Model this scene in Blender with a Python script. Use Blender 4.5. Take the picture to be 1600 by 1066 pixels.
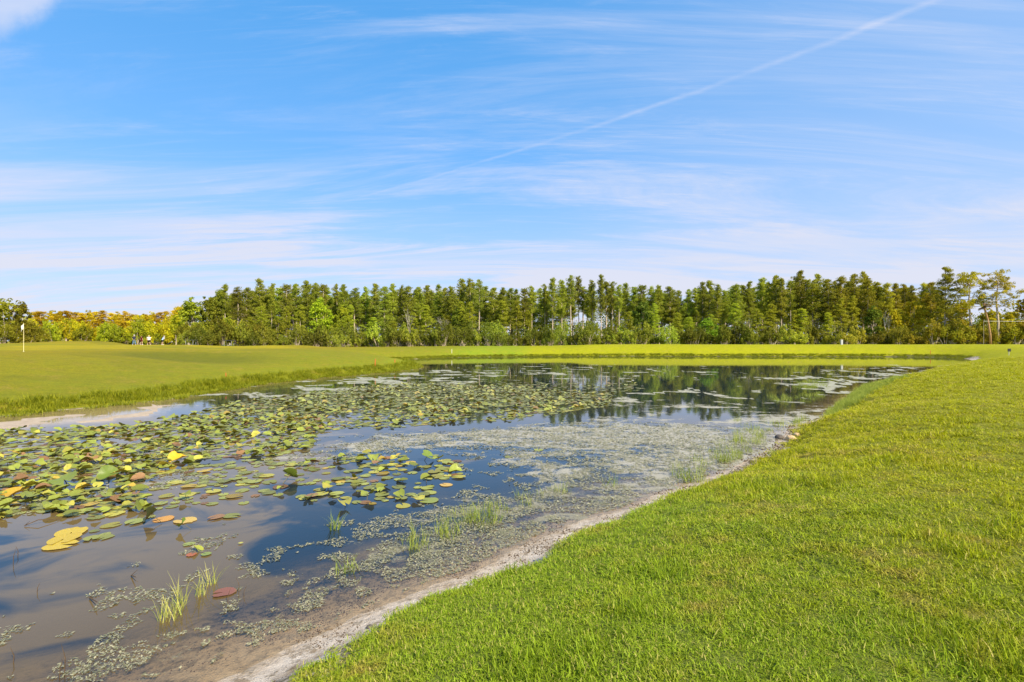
import bpy, math, random
import numpy as np
from mathutils import Vector, Matrix

S = bpy.context.scene
for o in list(bpy.data.objects):
    bpy.data.objects.remove(o)
COL = S.collection
rnd = random.Random(7)
RG = np.random.default_rng(11)
CAMH = 2.6          # eye height above the water (water is z = 0)
F = 800.0           # focal length in pixels of the 1600 px wide photograph
HY = 532.0          # horizon row

# ------------------------------------------------------------------ camera
cam = bpy.data.cameras.new("camera")
cam_o = bpy.data.objects.new("camera", cam)
COL.objects.link(cam_o)
cam_o.location = (0, 0, CAMH)
cam_o.rotation_euler = (math.radians(90), 0, 0)
cam.lens = 18.0
cam.sensor_width = 36.0
cam.clip_start = 0.1
cam.clip_end = 9000
S.camera = cam_o

# ------------------------------------------------------------------ view, exposure
S.view_settings.view_transform = 'Standard'
S.view_settings.look = 'None'
S.view_settings.gamma = 1
S.view_settings.exposure = 0.80
S.view_settings.use_curve_mapping = False
S.render.engine = 'CYCLES'
S.cycles.max_bounces = 8
S.cycles.transparent_max_bounces = 12

SUN_EL = math.radians(43)
SUN_AZ = math.radians(138)      # clockwise from +Y (view direction): right, a little behind the camera
sun_dir = Vector((math.sin(SUN_AZ) * math.cos(SUN_EL), math.cos(SUN_AZ) * math.cos(SUN_EL), math.sin(SUN_EL)))
sun = bpy.data.lights.new("sun", 'SUN')
sun.energy = 5.0
sun.angle = math.radians(0.6)
sun.color = (1.0, 0.88, 0.68)
sun_o = bpy.data.objects.new("sun", sun)
COL.objects.link(sun_o)
sun_o.rotation_euler = sun_dir.to_track_quat('Z', 'Y').to_euler()
sun_o.location = (30, -20, 60)


# ------------------------------------------------------------------ node helper
class NT:
    def __init__(self, tree):
        self.t = tree
        tree.nodes.clear()

    def n(self, typ, **kw):
        nd = self.t.nodes.new(typ)
        for k, v in kw.items():
            if k == 'i':
                for kk, vv in v.items():
                    if isinstance(vv, bpy.types.NodeSocket):
                        self.t.links.new(vv, nd.inputs[kk])
                    else:
                        nd.inputs[kk].default_value = vv
            else:
                setattr(nd, k, v)
        return nd

    def m(self, op, a, b=None, c=None, clamp=False):
        nd = self.t.nodes.new('ShaderNodeMath')
        nd.operation = op
        nd.use_clamp = clamp
        for k, v in enumerate((a, b, c)):
            if v is None:
                continue
            if isinstance(v, bpy.types.NodeSocket):
                self.t.links.new(v, nd.inputs[k])
            else:
                nd.inputs[k].default_value = v
        return nd.outputs[0]

    def mix(self, f, a, b, blend='MIX'):
        nd = self.t.nodes.new('ShaderNodeMix')
        nd.data_type = 'RGBA'
        nd.blend_type = blend
        for k, v in ((0, f), (6, a), (7, b)):
            if isinstance(v, bpy.types.NodeSocket):
                self.t.links.new(v, nd.inputs[k])
            else:
                nd.inputs[k].default_value = v if k == 0 else (tuple(v) + (1,) if len(v) == 3 else v)
        return nd.outputs[2]

    def ss(self, v, a, b):
        nd = self.t.nodes.new('ShaderNodeMapRange')
        nd.interpolation_type = 'SMOOTHSTEP'
        self.t.links.new(v, nd.inputs[0])
        nd.inputs[1].default_value = a
        nd.inputs[2].default_value = b
        return nd.outputs[0]

    def noise(self, vec, scale, detail=3, rough=0.55, dist=0.0):
        nd = self.t.nodes.new('ShaderNodeTexNoise')
        nd.inputs['Scale'].default_value = scale
        nd.inputs['Detail'].default_value = detail
        nd.inputs['Roughness'].default_value = rough
        nd.inputs['Distortion'].default_value = dist
        if vec is not None:
            self.t.links.new(vec, nd.inputs['Vector'])
        return nd.outputs[0]

    def vmul(self, vec, s):
        nd = self.t.nodes.new('ShaderNodeVectorMath')
        nd.operation = 'MULTIPLY'
        self.t.links.new(vec, nd.inputs[0])
        nd.inputs[1].default_value = s
        return nd.outputs[0]


# ------------------------------------------------------------------ world: Nishita sky + thin cirrus + contrail
w = bpy.data.worlds.new("World")
S.world = w
w.use_nodes = True
k = NT(w.node_tree)
out = k.n('ShaderNodeOutputWorld')
bg = k.n('ShaderNodeBackground', i={'Strength': 0.11})
k.t.links.new(bg.outputs[0], out.inputs[0])
sky = k.n('ShaderNodeTexSky', sky_type='NISHITA', sun_disc=False, sun_elevation=SUN_EL, sun_rotation=SUN_AZ,
          altitude=0, air_density=1.0, dust_density=0.25, ozone_density=3.0)
tc = k.n('ShaderNodeTexCoord').outputs['Generated']
sep = k.n('ShaderNodeSeparateXYZ', i={0: tc})
X, Y, Z = sep.outputs
zc = k.m('MAXIMUM', Z, 0.0)
zz = k.m('ADD', zc, 0.13)
pv = k.n('ShaderNodeCombineXYZ', i={0: k.m('DIVIDE', X, zz), 1: k.m('DIVIDE', Y, zz)}).outputs[0]
tint = k.mix(1.0, sky.outputs[0], (0.80, 1.06, 1.42), 'MULTIPLY')
sky_blue = k.mix(k.ss(Z, 0.05, 0.6), (1.45, 3.05, 5.3), (0.50, 2.18, 4.70))
sky_blue = k.mix(0.22, sky_blue, tint)
n1 = k.noise(k.vmul(pv, (0.42, 2.0, 1)), 1.0, 8, 0.68, 0.9)
n2 = k.noise(k.vmul(pv, (0.16, 0.50, 1)), 1.3, 4, 0.55, 0.3)
n3 = k.noise(k.vmul(pv, (1.3, 9.0, 1)), 1.0, 7, 0.72, 1.4)
wis = k.m('MULTIPLY', k.ss(n1, 0.42, 0.68), k.ss(n2, 0.36, 0.62))
wis = k.m('ADD', k.m('MULTIPLY', wis, k.m('ADD', k.m('MULTIPLY', n3, 0.9), 0.45)), k.m('MULTIPLY', k.ss(n3, .50, .72), k.m('MULTIPLY', k.ss(n2, .38, .6), .28)))
low = k.m('SUBTRACT', 1.0, k.ss(Z, 0.05, 0.34))
low2 = k.m('POWER', low, 1.15)
band = k.m('MULTIPLY', low2, k.m('ADD', k.m('MULTIPLY', k.ss(n1, 0.34, 0.62), 0.50), 0.50))
cl = k.m('ADD', k.m('MULTIPLY', wis, 0.72), k.m('MULTIPLY', band, 0.98))
# veil thicker to the right
veil = k.m('MULTIPLY', k.ss(X, -0.10, 0.75), k.m('MULTIPLY', k.ss(n2, .25, .65), 0.40))
cl = k.m('ADD', cl, veil)
# contrail and the bright cloud at the upper left, both fixed to sky directions
yy = k.m('MAXIMUM', Y, 0.02)
U = k.m('DIVIDE', X, yy)
V = k.m('DIVIDE', Z, yy)
u1 = k.m('ADD', U, 0.344)
q = k.m('ADD', k.m('ADD', 0.2675, k.m('MULTIPLY', u1, 0.2952)), k.m('MULTIPLY', k.m('MULTIPLY', u1, k.m('SUBTRACT', U, 0.0625)), 0.0588))
uv = k.n('ShaderNodeCombineXYZ', i={0: U, 1: V}).outputs[0]
nw = k.noise(uv, 9.0, 5, 0.6)
dv = k.m('ADD', k.m('SUBTRACT', V, q), k.m('MULTIPLY', k.m('SUBTRACT', nw, 0.5), 0.012))
wd = k.m('ADD', 0.0022, k.m('MULTIPLY', k.m('MAXIMUM', u1, 0.0), 0.0070))
tr = k.m('SUBTRACT', 1.0, k.m('DIVIDE', k.m('ABSOLUTE', dv), wd), clamp=True)
tr = k.m('MULTIPLY', tr, k.ss(U, -0.36, -0.22))
tr = k.m('MULTIPLY', tr, k.m('ADD', 0.2, k.m('MULTIPLY', k.ss(k.noise(uv, 5.0, 4, 0.7), .3, .7), 0.95)))
tr = k.m('MULTIPLY', tr, k.ss(Y, 0.05, 0.2))
cl = k.m('ADD', cl, k.m('MULTIPLY', tr, 0.29))
cor = k.m('SUBTRACT', k.m('SUBTRACT', V, k.m('MULTIPLY', u1, 0.62)), 0.997)
cor = k.m('ADD', cor, k.m('MULTIPLY', k.m('SUBTRACT', nw, 0.5), 0.10))
cor = k.m('MULTIPLY', k.ss(cor, -0.02, 0.05), k.ss(Y, 0.05, 0.3))
cl = k.m('ADD', cl, k.m('MULTIPLY', cor, 0.75))
cl = k.m('MINIMUM', cl, 0.95)
cloudc = k.mix(low2, (3.5, 3.9, 5.0), (4.1, 4.15, 4.75))
sky_mix = k.mix(cl, sky_blue, cloudc)
k.t.links.new(sky_mix, bg.inputs[0])


# ------------------------------------------------------------------ tags, mesh helpers
def tag(o, label=None, cat=None, group=None, kind=None):
    if label: o['label'] = label
    if cat: o['category'] = cat
    if group: o['group'] = group
    if kind: o['kind'] = kind
    return o


def link(name, me, mat=None, parent=None, loc=None, rot=None, scl=None):
    if mat is not None and me is not None and not me.materials:
        me.materials.append(mat)
    o = bpy.data.objects.new(name, me)
    COL.objects.link(o)
    if parent is not None: o.parent = parent
    if loc is not None: o.location = loc
    if rot is not None: o.rotation_euler = rot
    if scl is not None: o.scale = scl if hasattr(scl, '__len__') else (scl, scl, scl)
    return o


def mesh_np(name, V, Fc, nper, smooth=False, attrs=None):
    """V (n,3), Fc (m,nper) index array"""
    V = np.asarray(V, dtype=np.float32)
    Fc = np.asarray(Fc, dtype=np.int32)
    me = bpy.data.meshes.new(name)
    me.vertices.add(len(V))
    me.vertices.foreach_set('co', V.ravel())
    me.loops.add(Fc.size)
    me.loops.foreach_set('vertex_index', Fc.ravel())
    me.polygons.add(len(Fc))
    me.polygons.foreach_set('loop_start', np.arange(0, Fc.size, nper, dtype=np.int32))
    me.polygons.foreach_set('loop_total', np.full(len(Fc), nper, dtype=np.int32))
    if smooth:
        me.polygons.foreach_set('use_smooth', np.ones(len(Fc), dtype=bool))
    for an, av in (attrs or {}).items():
        av = np.asarray(av, dtype=np.float32)
        if av.ndim == 1:
            a = me.attributes.new(an, 'FLOAT', 'POINT')
            a.data.foreach_set('value', av)
        else:
            a = me.attributes.new(an, 'FLOAT_COLOR', 'POINT')
            if av.shape[1] == 3:
                av = np.concatenate([av, np.ones((len(av), 1), np.float32)], 1)
            a.data.foreach_set('color', av.ravel())
    me.update()
    me.validate()
    return me


class MB:
    """collects boxes, tubes, blobs as one mesh"""
    def __init__(self):
        self.v = []
        self.f = []

    def add(self, vs, fs):
        b = len(self.v)
        self.v += [tuple(p) for p in vs]
        self.f += [tuple(i + b for i in q_) for q_ in fs]

    def box(self, c, s, rz=0, bev=0.0):
        cx, cy, cz = c
        sx, sy, sz = s[0] / 2, s[1] / 2, s[2] / 2
        e = min(bev, sx * .9, sy * .9, sz * .9)
        cr, sr = math.cos(rz), math.sin(rz)
        levels = [(-sz, sx - e, sy - e), (-sz + e, sx, sy), (sz - e, sx, sy), (sz, sx - e, sy - e)] if e > 0 else [(-sz, sx, sy), (sz, sx, sy)]
        vs = []
        for z, ax, ay in levels:
            for a, b in ((-1, -1), (1, -1), (1, 1), (-1, 1)):
                x, y = a * ax, b * ay
                vs.append((cx + x * cr - y * sr, cy + x * sr + y * cr, cz + z))
        n = len(levels)
        fs = [(3, 2, 1, 0), tuple(4 * (n - 1) + i for i in range(4))]
        for l in range(n - 1):
            for i in range(4):
                j = (i + 1) % 4
                fs.append((4 * l + i, 4 * l + j, 4 * l + 4 + j, 4 * l + 4 + i))
        self.add(vs, fs)

    def tube(self, pts, rs, n=6, cap=True):
        pts = [Vector(p) for p in pts]
        if not hasattr(rs, '__len__'): rs = [rs] * len(pts)
        vs = []
        fs = []
        for i, p in enumerate(pts):
            d = (pts[min(i + 1, len(pts) - 1)] - pts[max(i - 1, 0)])
            if d.length < 1e-9: d = Vector((0, 0, 1))
            d.normalize()
            a = d.cross(Vector((0.31, 0.87, 0.2)))
            if a.length < .05: a = d.cross(Vector((1, 0, 0)))
            a.normalize()
            b = d.cross(a)
            for j in range(n):
                t = 2 * math.pi * j / n
                vs.append(p + (a * math.cos(t) + b * math.sin(t)) * rs[i])
        for i in range(len(pts) - 1):
            for j in range(n):
                j2 = (j + 1) % n
                fs.append((i * n + j, i * n + j2, (i + 1) * n + j2, (i + 1) * n + j))
        if cap:
            fs.append(tuple(range(n - 1, -1, -1)))
            fs.append(tuple(range((len(pts) - 1) * n, len(pts) * n)))
        self.add(vs, fs)

    def blob(self, c, r, nu=8, nv=6, jit=0.0):
        vs = [(c[0], c[1], c[2] - r[2])]
        for i in range(1, nv):
            ph = -math.pi / 2 + math.pi * i / nv
            for j in range(nu):
                t = 2 * math.pi * j / nu
                q_ = 1 + rnd.uniform(-jit, jit)
                vs.append((c[0] + r[0] * math.cos(ph) * math.cos(t) * q_, c[1] + r[1] * math.cos(ph) * math.sin(t) * q_, c[2] + r[2] * math.sin(ph) * q_))
        vs.append((c[0], c[1], c[2] + r[2]))
        fs = []
        for j in range(nu):
            fs.append((0, 1 + (j + 1) % nu, 1 + j))
        for i in range(nv - 2):
            for j in range(nu):
                a = 1 + i * nu + j
                b = 1 + i * nu + (j + 1) % nu
                fs.append((a, b, b + nu, a + nu))
        t = len(vs) - 1
        for j in range(nu):
            fs.append((1 + (nv - 2) * nu + j, 1 + (nv - 2) * nu + (j + 1) % nu, t))
        self.add(vs, fs)

    def mesh(self, name, smooth=False):
        me = bpy.data.meshes.new(name)
        me.from_pydata(self.v, [], self.f)
        if smooth:
            me.polygons.foreach_set('use_smooth', [True] * len(me.polygons))
        me.update()
        return me

    def build(self, name, mat, parent=None, smooth=False, **kw):
        return link(name, self.mesh(name, smooth), mat, parent, **kw)


# ------------------------------------------------------------------ numpy noise
def _hash(ix, iy, seed):
    h = (ix.astype(np.int64) * 374761393 + iy.astype(np.int64) * 668265263 + seed * 1442695041) & 0xFFFFFFFF
    h = ((h ^ (h >> 13)) * 1274126177) & 0xFFFFFFFF
    h = h ^ (h >> 16)
    return (h & 0xFFFF) / 65535.0


def vnoise(x, y, seed=0):
    ix = np.floor(x); iy = np.floor(y)
    fx = x - ix; fy = y - iy
    fx = fx * fx * (3 - 2 * fx); fy = fy * fy * (3 - 2 * fy)
    a = _hash(ix, iy, seed); b = _hash(ix + 1, iy, seed)
    c = _hash(ix, iy + 1, seed); d = _hash(ix + 1, iy + 1, seed)
    return (a * (1 - fx) + b * fx) * (1 - fy) + (c * (1 - fx) + d * fx) * fy


def fbm(x, y, sc=1.0, oc=4, seed=0):
    x = np.asarray(x, float); y = np.asarray(y, float)
    s = 0; a = 0.5; t = 0
    for o in range(oc):
        s = s + a * vnoise(x / sc * 2 ** o, y / sc * 2 ** o, seed + o * 17)
        t += a
        a *= 0.5
    return s / t


def sstep(v, a, b):
    t = np.clip((v - a) / (b - a), 0, 1)
    return t * t * (3 - 2 * t)


# ------------------------------------------------------------------ the shape of the place
def P2W(px, py, z=0.0):
    D = F * (CAMH - z) / (py - HY)
    return ((px - 800) / F * D, D)


shore_px = [(330, 1066), (400, 1035), (462, 1005), (556, 962), (650, 925), (744, 893), (790, 867), (869, 832), (900, 818),
            (1000, 785), (1060, 762), (1110, 745), (1180, 715), (1215, 690), (1232, 668), (1290, 652), (1320, 628), (1348, 608),
            (1400, 592), (1450, 580), (1487, 571), (1520, 562)]
far_px = [(1470, 557.5), (1300, 556.2), (1100, 556), (950, 555.6), (800, 556.6), (700, 558), (650, 560), (612, 561.5),
          (632, 566), (656, 570.5), (648, 575), (600, 581), (500, 590), (400, 601), (290, 619), (200, 630), (100, 640), (0, 650), (-150, 660)]
ctrl = [P2W(*p) for p in shore_px] + [P2W(*p) for p in far_px] + [(-30, 13), (-45, 6), (-58, 0), (-60, -8), (-45, -10), (-25, -6), (-12, -2.0), (-6, 0.8), (-3.4, 2.8)]


def catmull(P, n=7):
    out_ = []
    L = len(P)
    for i in range(L):
        p0, p1, p2, p3 = [np.array(P[(i + d_) % L]) for d_ in (-1, 0, 1, 2)]
        for j in range(n):
            t = j / n
            out_.append(0.5 * ((2 * p1) + (-p0 + p2) * t + (2 * p0 - 5 * p1 + 4 * p2 - p3) * t ** 2 + (-p0 + 3 * p1 - 3 * p2 + p3) * t ** 3))
    return np.array(out_)


POLY = catmull(ctrl, 5)


def sdist(x, y, poly=None):
    """signed distance to the pond outline, positive on land"""
    poly = POLY if poly is None else poly
    x = np.asarray(x, float).ravel(); y = np.asarray(y, float).ravel()
    d2 = np.full(x.shape, 1e18)
    ins = np.zeros(x.shape, bool)
    n = len(poly)
    for i in range(n):
        ax, ay = poly[i]; bx, by = poly[(i + 1) % n]
        ex, ey = bx - ax, by - ay
        wx, wy = x - ax, y - ay
        t = np.clip((wx * ex + wy * ey) / (ex * ex + ey * ey + 1e-12), 0, 1)
        dx = wx - ex * t; dy = wy - ey * t
        d2 = np.minimum(d2, dx * dx + dy * dy)
        c1 = (ay <= y) & (by > y) & (ex * wy - ey * wx > 0)
        c2 = (ay > y) & (by <= y) & (ex * wy - ey * wx < 0)
        ins ^= (c1 | c2)
    d = np.sqrt(d2)
    d = np.where(ins, -d, d)
    r = np.hypot(x, y)
    amp = np.clip(0.05 + r * 0.010, 0.05, 0.5)
    return d + (fbm(x, y, 0.8, 4, 5) - .5) * amp * 2.2 + (fbm(x, y, .16, 2, 6) - .5) * .07


def idw(x, y, pts, pw=3.5):
    x = np.asarray(x, float).ravel(); y = np.asarray(y, float).ravel()
    s = np.zeros(x.shape); t = np.zeros(x.shape)
    for px, py, v in pts:
        ww = 1.0 / (((x - px) ** 2 + (y - py) ** 2) + 4.0) ** (pw / 2)
        s += ww * v; t += ww
    return s / t


PLAT = [(0, 0, 1.0), (5, 4, 1.02), (3, -8, 1.2), (12, 8, 1.08), (25, 15, 1.12), (-10, -10, 1.1), (20, -10, 1.25), (40, 30, 1.22), (53, 48, 1.35),
        (75, 60, 1.5), (45, 97, 1.95), (70, 96, 1.95), (95, 95, 2.0), (30, 97, 1.95), (17, 97, 1.92), (8, 97, 1.45), (-1, 97, 1.5), (-12, 97, 1.4), (-24, 97, 1.3),
        (-31, 94, 1.35), (-41, 93, 1.62), (-38, 40, 1.85), (-69, 93, 1.9), (-60, 86, 1.95), (-50, 65, 1.88), (-42, 52, 1.85), (-50, 30, 1.8), (-75, 50, 1.85), (-30, 60, 1.6), (-24, 75, 1.35), (-58, 112, 0.95), (-66, 112, 0.95), (-76, 112, 1.2),
        (-84, 100, 2.4), (-100, 100, 2.0), (-125, 110, 1.7), (0, 125, 1.4), (-40, 122, 1.2), (40, 125, 1.5), (90, 125, 1.6), (0, 300, 1.5), (-200, 200, 1.8), (200, 200, 1.8), (0, -200, 1.5), (-200, 0, 1.8), (200, 0, 1.5), (0, 1500, 1.5)]
WID = [(0, 4, 4.6), (6, 10, 5.0), (20, 16, 5.5), (40, 40, 7), (60, 70, 8), (70, 88, 8), (40, 90, 9), (0, 90, 9), (-20, 85, 9), (-10, 56, 11), (-15, 45, 14), (-18, 32, 17), (-18, 22, 20), (-30, 16, 20),
       (-50, 10, 14), (-20, -8, 6), (-6, 0, 4)]


def height(x, y, sd=None):
    x = np.asarray(x, float).ravel(); y = np.asarray(y, float).ravel()
    if sd is None: sd = sdist(x, y)
    P_ = idw(x, y, PLAT)
    W_ = idw(x, y, WID)
    t = np.clip(sd / W_, 0, 1)
    prof = 1 - (1 - t) ** 1.9
    prof = prof * np.where(y > 76, 1.0, 0.28 + 0.72 * sstep(sd, 0.2, 1.1))
    z = P_ * prof
    side = sstep(x - 0.9 * y, -18, -8) * (y < 75)          # the near bank: sand strip, then a small lip
    lip = 0.05 * sstep(sd, 0.55, 0.8)
    z = z + np.where(sd > 0, lip * side, 0)
    leftb = (1 - sstep(x - 0.9 * y, -32, -22)) * (1 - sstep(y, 48, 62))
    z = z + np.where(sd > 0, 0.22 * sstep(sd, 0.7, 1.3) * (1 - sstep(sd, 3, 9)) * leftb, 0)
    # mounds and the hollow beside the green
    for gx, gy, a, s1, s2 in ((-25, 40, -0.50, 5.5, 4.0), (-31, 47, 0.22, 6, 3.5), (-41, 92, 0.25, 7, 5), (-16, 58, 0.15, 6, 6), (-84, 99, 0.2, 8, 5), (-10, 94, -.1, 8, 5)):
        z = z + a * np.exp(-((x - gx) / s1) ** 2 - ((y - gy) / s2) ** 2) * (sd > 0) * sstep(sd, 0, 6)
    r = np.hypot(x, y)
    z = z + (fbm(x, y, 2.6, 3, 31) - .5) * 0.07 * sstep(sd, 0.6, 3) + (fbm(x, y, .7, 3, 32) - .5) * 0.055 * sstep(sd, 0.8, 2) * (1 - sstep(r, 10, 30)) + (fbm(x, y, 14, 3, 33) - .5) * (0.22 + .28 * (x < -8) * (y < 75)) * sstep(sd, 1, 10) * sstep(r, 8, 30)
    # pond bed
    slope = 0.055 + 0.05 * fbm(x, y, 2.0, 2, 9)
    sdn = np.maximum(-sd, 0)
    bed = -np.minimum(.05 * np.minimum(sdn, .6) + slope * sdn ** 1.6, 1.3 + 0 * sd) + (fbm(x, y, 0.5, 3, 44) - .5) * 0.05 * sstep(sdn, 0.05, .6)
    return np.where(sd > 0, z, bed)


def gz(x, y):
    return float(height([x], [y])[0])


# polar sheet round the camera, fine in front
th = np.concatenate([np.arange(-60, 60, 0.32), np.arange(60, 300, 2.4)])
th = np.radians(th)
rs = [0.35]
while rs[-1] < 3500:
    r_ = rs[-1]
    if r_ < 2.5: r_ *= 1.03
    elif r_ < 12: r_ *= 1.013
    elif r_ < 76: r_ *= 1.026
    elif r_ < 106: r_ += 1.0
    else: r_ *= 1.05
    rs.append(r_)
rs = np.array(rs)
NT_, NR = len(th), len(rs)
RR, TT = np.meshgrid(rs, th, indexing='ij')
GX = (RR * np.sin(TT)).ravel(); GY = (RR * np.cos(TT)).ravel()
SD = sdist(GX, GY)
GZ = height(GX, GY, SD)
ii, jj = np.meshgrid(np.arange(NR - 1), np.arange(NT_), indexing='ij')
j2 = (jj + 1) % NT_
Q = np.stack([ii * NT_ + jj, (ii + 1) * NT_ + jj, (ii + 1) * NT_ + j2, ii * NT_ + j2], -1).reshape(-1, 4)
# orientation: make normals point up
Q = Q[:, ::-1]


# ------------------------------------------------------------------ surface materials
def newmat(name):
    m_ = bpy.data.materials.new(name)
    m_.use_nodes = True
    return m_, NT(m_.node_tree)


def principled(name, col, rough=0.6, spec=0.3, metal=0.0, nvar=0.0, nscale=20, bump=0.0, emis=None):
    m_, g = newmat(name)
    o_ = g.n('ShaderNodeOutputMaterial')
    p = g.n('ShaderNodeBsdfPrincipled', i={'Roughness': rough, 'Specular IOR Level': spec, 'Metallic': metal})
    tc_ = g.n('ShaderNodeTexCoord').outputs['Object']
    nz = g.noise(tc_, nscale, 4, .6)
    if nvar > 0:
        c = g.mix(g.ss(nz, .3, .7), [v * (1 - nvar) for v in col], [min(1, v * (1 + nvar)) for v in col])
        g.t.links.new(c, p.inputs['Base Color'])
    else:
        p.inputs['Base Color'].default_value = tuple(col) + (1,)
    if bump > 0:
        b_ = g.n('ShaderNodeBump', i={'Strength': bump, 'Distance': 0.02, 'Height': nz})
        g.t.links.new(b_.outputs[0], p.inputs['Normal'])
    g.t.links.new(p.outputs[0], o_.inputs[0])
    return m_


def lawn_color(g, pos):
    """world-space grass hue shared by turf and blades"""
    sp = g.n('ShaderNodeSeparateXYZ', i={0: pos})
    x, y = sp.outputs[0], sp.outputs[1]
    n_big = g.noise(pos, 0.16, 3, .55)
    n_mid = g.noise(pos, 0.9, 4, .6)
    n_sm = g.noise(pos, 4.5, 3, .6)
    green = (0.208, 0.290, 0.014)
    yell = (0.325, 0.328, 0.003)
    gold = (0.400, 0.300, 0.003)
    # yellow cast towards both sides of the view, painted into the turf hue
    fx = g.m('ADD', g.m('MULTIPLY', g.ss(x, 0.0, 6.0), 0.85), g.m('MULTIPLY', g.ss(y, 5.0, 16.0), 0.30))
    fx = g.m('ADD', fx, g.m('MULTIPLY', g.m('SUBTRACT', n_mid, .5), 1.3))
    fx = g.m('ADD', fx, g.m('MULTIPLY', g.m('SUBTRACT', n_sm, .5), .9), clamp=True)
    c = g.mix(fx, green, yell)
    fl = g.m('SUBTRACT', 1.0, g.ss(g.m('ADD', x, g.m('MULTIPLY', n_big, 10)), -30.0, -4.0))
    c = g.mix(g.m('MULTIPLY', fl, g.m('ADD', .15, g.m('MULTIPLY', g.ss(g.m('MULTIPLY', x, -1.0), 10.0, 34.0), .65))), c, gold)
    bandn = g.noise(g.vmul(pos, (.045, .16, 1)), 1.0, 3, .55, .5)
    c = g.mix(g.m('MULTIPLY', g.m('MULTIPLY', fl, g.ss(bandn, .46, .56)), .55), c, (0.145, 0.175, 0.008))  # darker bands: rough grass and mound shading painted into the turf
    # rough round the putting green is darker than the mown surface
    gd = g.m('SQRT', g.m('ADD', g.m('POWER', g.m('MULTIPLY', g.m('ADD', x, 62.0), 1 / 34.0), 2.0), g.m('POWER', g.m('MULTIPLY', g.m('ADD', y, -66.0), 1 / 30.0), 2.0)))
    rough_ = g.m('MULTIPLY', g.ss(g.m('ADD', gd, g.m('MULTIPLY', n_mid, .06)), 0.98, 1.04), g.ss(g.m('MULTIPLY', x, -1.0), 5.0, 14.0))
    c = g.mix(g.m('MULTIPLY', rough_, g.m('ADD', .30, g.m('MULTIPLY', n_mid, .5))), c, (0.21, 0.175, 0.006))
    dry = g.m('MULTIPLY', g.ss(n_mid, .50, .68), g.ss(n_sm, .42, .62))
    c = g.mix(g.m('MULTIPLY', dry, .60), c, (0.34, 0.250, 0.060))
    hol_shade = g.m('SQRT', g.m('ADD', g.m('POWER', g.m('MULTIPLY', g.m('ADD', x, 26.0), 1 / 8.5), 2.0), g.m('POWER', g.m('MULTIPLY', g.m('ADD', y, -40.5), 1 / 5.0), 2.0)))
    hol_shade = g.m('SUBTRACT', 1.0, g.ss(g.m('ADD', hol_shade, g.m('MULTIPLY', n_mid, .4)), .55, 1.35))
    c = g.mix(g.m('MULTIPLY', hol_shade, .6), c, (0.115, 0.135, 0.008))  # slope shade of the hollow painted in as darker turf
    return c, n_mid, n_sm, x, y


# ground: turf, sand strip, tan reflection patch, pond bed
mat_ground, g = newmat("ground_turf_sand")
out = g.n('ShaderNodeOutputMaterial')
geo = g.n('ShaderNodeNewGeometry')
pos = geo.outputs['Position']
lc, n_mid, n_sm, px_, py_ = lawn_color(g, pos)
at_s = g.n('ShaderNodeAttribute', attribute_name='shore').outputs['Fac']
at_g = g.n('ShaderNodeAttribute', attribute_name='sandw').outputs['Fac']
at_near = g.n('ShaderNodeAttribute', attribute_name='near').outputs['Fac']
nf = g.noise(pos, 55, 4, .65)
nl = g.noise(pos, 14, 4, .6)
# mown turf far away: blade-scale mottling; under the modelled blades: darker thatch soil
turf = g.mix(g.ss(nl, .35, .7), g.mix(1.0, lc, (0.70, 0.76, 0.7), 'MULTIPLY'), g.mix(1.0, lc, (1.10, 1.06, 1.0), 'MULTIPLY'))
nm2 = g.noise(g.vmul(pos, (1, 1, 2)), 1.7, 6, .72)
turf = g.mix(g.m('MULTIPLY', g.ss(nm2, .42, .66), .55), g.mix(1.0, turf, (1.1, 1.08, 1.0), 'MULTIPLY'), g.mix(1.0, turf, (.72, .78, .7), 'MULTIPLY'))
turf = g.mix(g.m('MULTIPLY', g.ss(nf, .45, .75), .35), turf, g.mix(1.0, lc, (.55, .6, .5), 'MULTIPLY'))
thatch = g.mix(g.ss(nf, .35, .7), (0.055, 0.070, 0.014), (0.15, 0.135, 0.05))
turf = g.mix(1.0, turf, (.93, .92, .95), 'MULTIPLY')
turf = g.mix(at_near, turf, g.mix(0.45, thatch, lc))
# sand
sand = g.mix(g.ss(n_sm, .3, .7), (0.44, 0.37, 0.30), (0.62, 0.55, 0.475))
sand = g.mix(g.m('MULTIPLY', g.ss(g.noise(pos, 6, 6, .75), .50, .60), .75), sand, (0.20, 0.145, 0.085))
sand = g.mix(g.m('MULTIPLY', g.ss(nl, .55, .68), .6), sand, (0.13, 0.10, 0.055))
spk = g.noise(pos, 30, 5, .8)
sand = g.mix(g.m('MULTIPLY', g.ss(spk, .64, .70), .6), sand, (0.06, 0.045, 0.03))
# wet: darker towards the waterline and below
wet = g.m('SUBTRACT', 1.0, g.ss(at_s, -0.10, 0.22))
bedc = g.mix(g.ss(nl, .48, .66), (0.50, 0.38, 0.25), (0.14, 0.105, 0.055))
bedc = g.mix(g.m('MULTIPLY', g.ss(g.noise(pos, 5, 5, .7), .52, .64), .75), bedc, (0.075, 0.065, 0.03))
wsand = g.mix(g.m('MULTIPLY', wet, .8), sand, g.mix(.5, bedc, (0.46, .36, .26)))
low = g.mix(g.m('SUBTRACT', 1.0, g.ss(g.m('ADD', at_s, g.m('MULTIPLY', g.m('SUBTRACT', n_sm, .5), 1.2)), -0.8, -0.1)), wsand, bedc)
gedge = g.m('ADD', at_s, g.m('MULTIPLY', g.m('SUBTRACT', nl, .5), 0.55))
gfac = g.ss(g.m('SUBTRACT', gedge, at_g), -0.04, 0.08)
mud_a = g.n('ShaderNodeAttribute', attribute_name='mud').outputs['Fac']  # mask of the tan cloud reflection at the left
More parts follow.
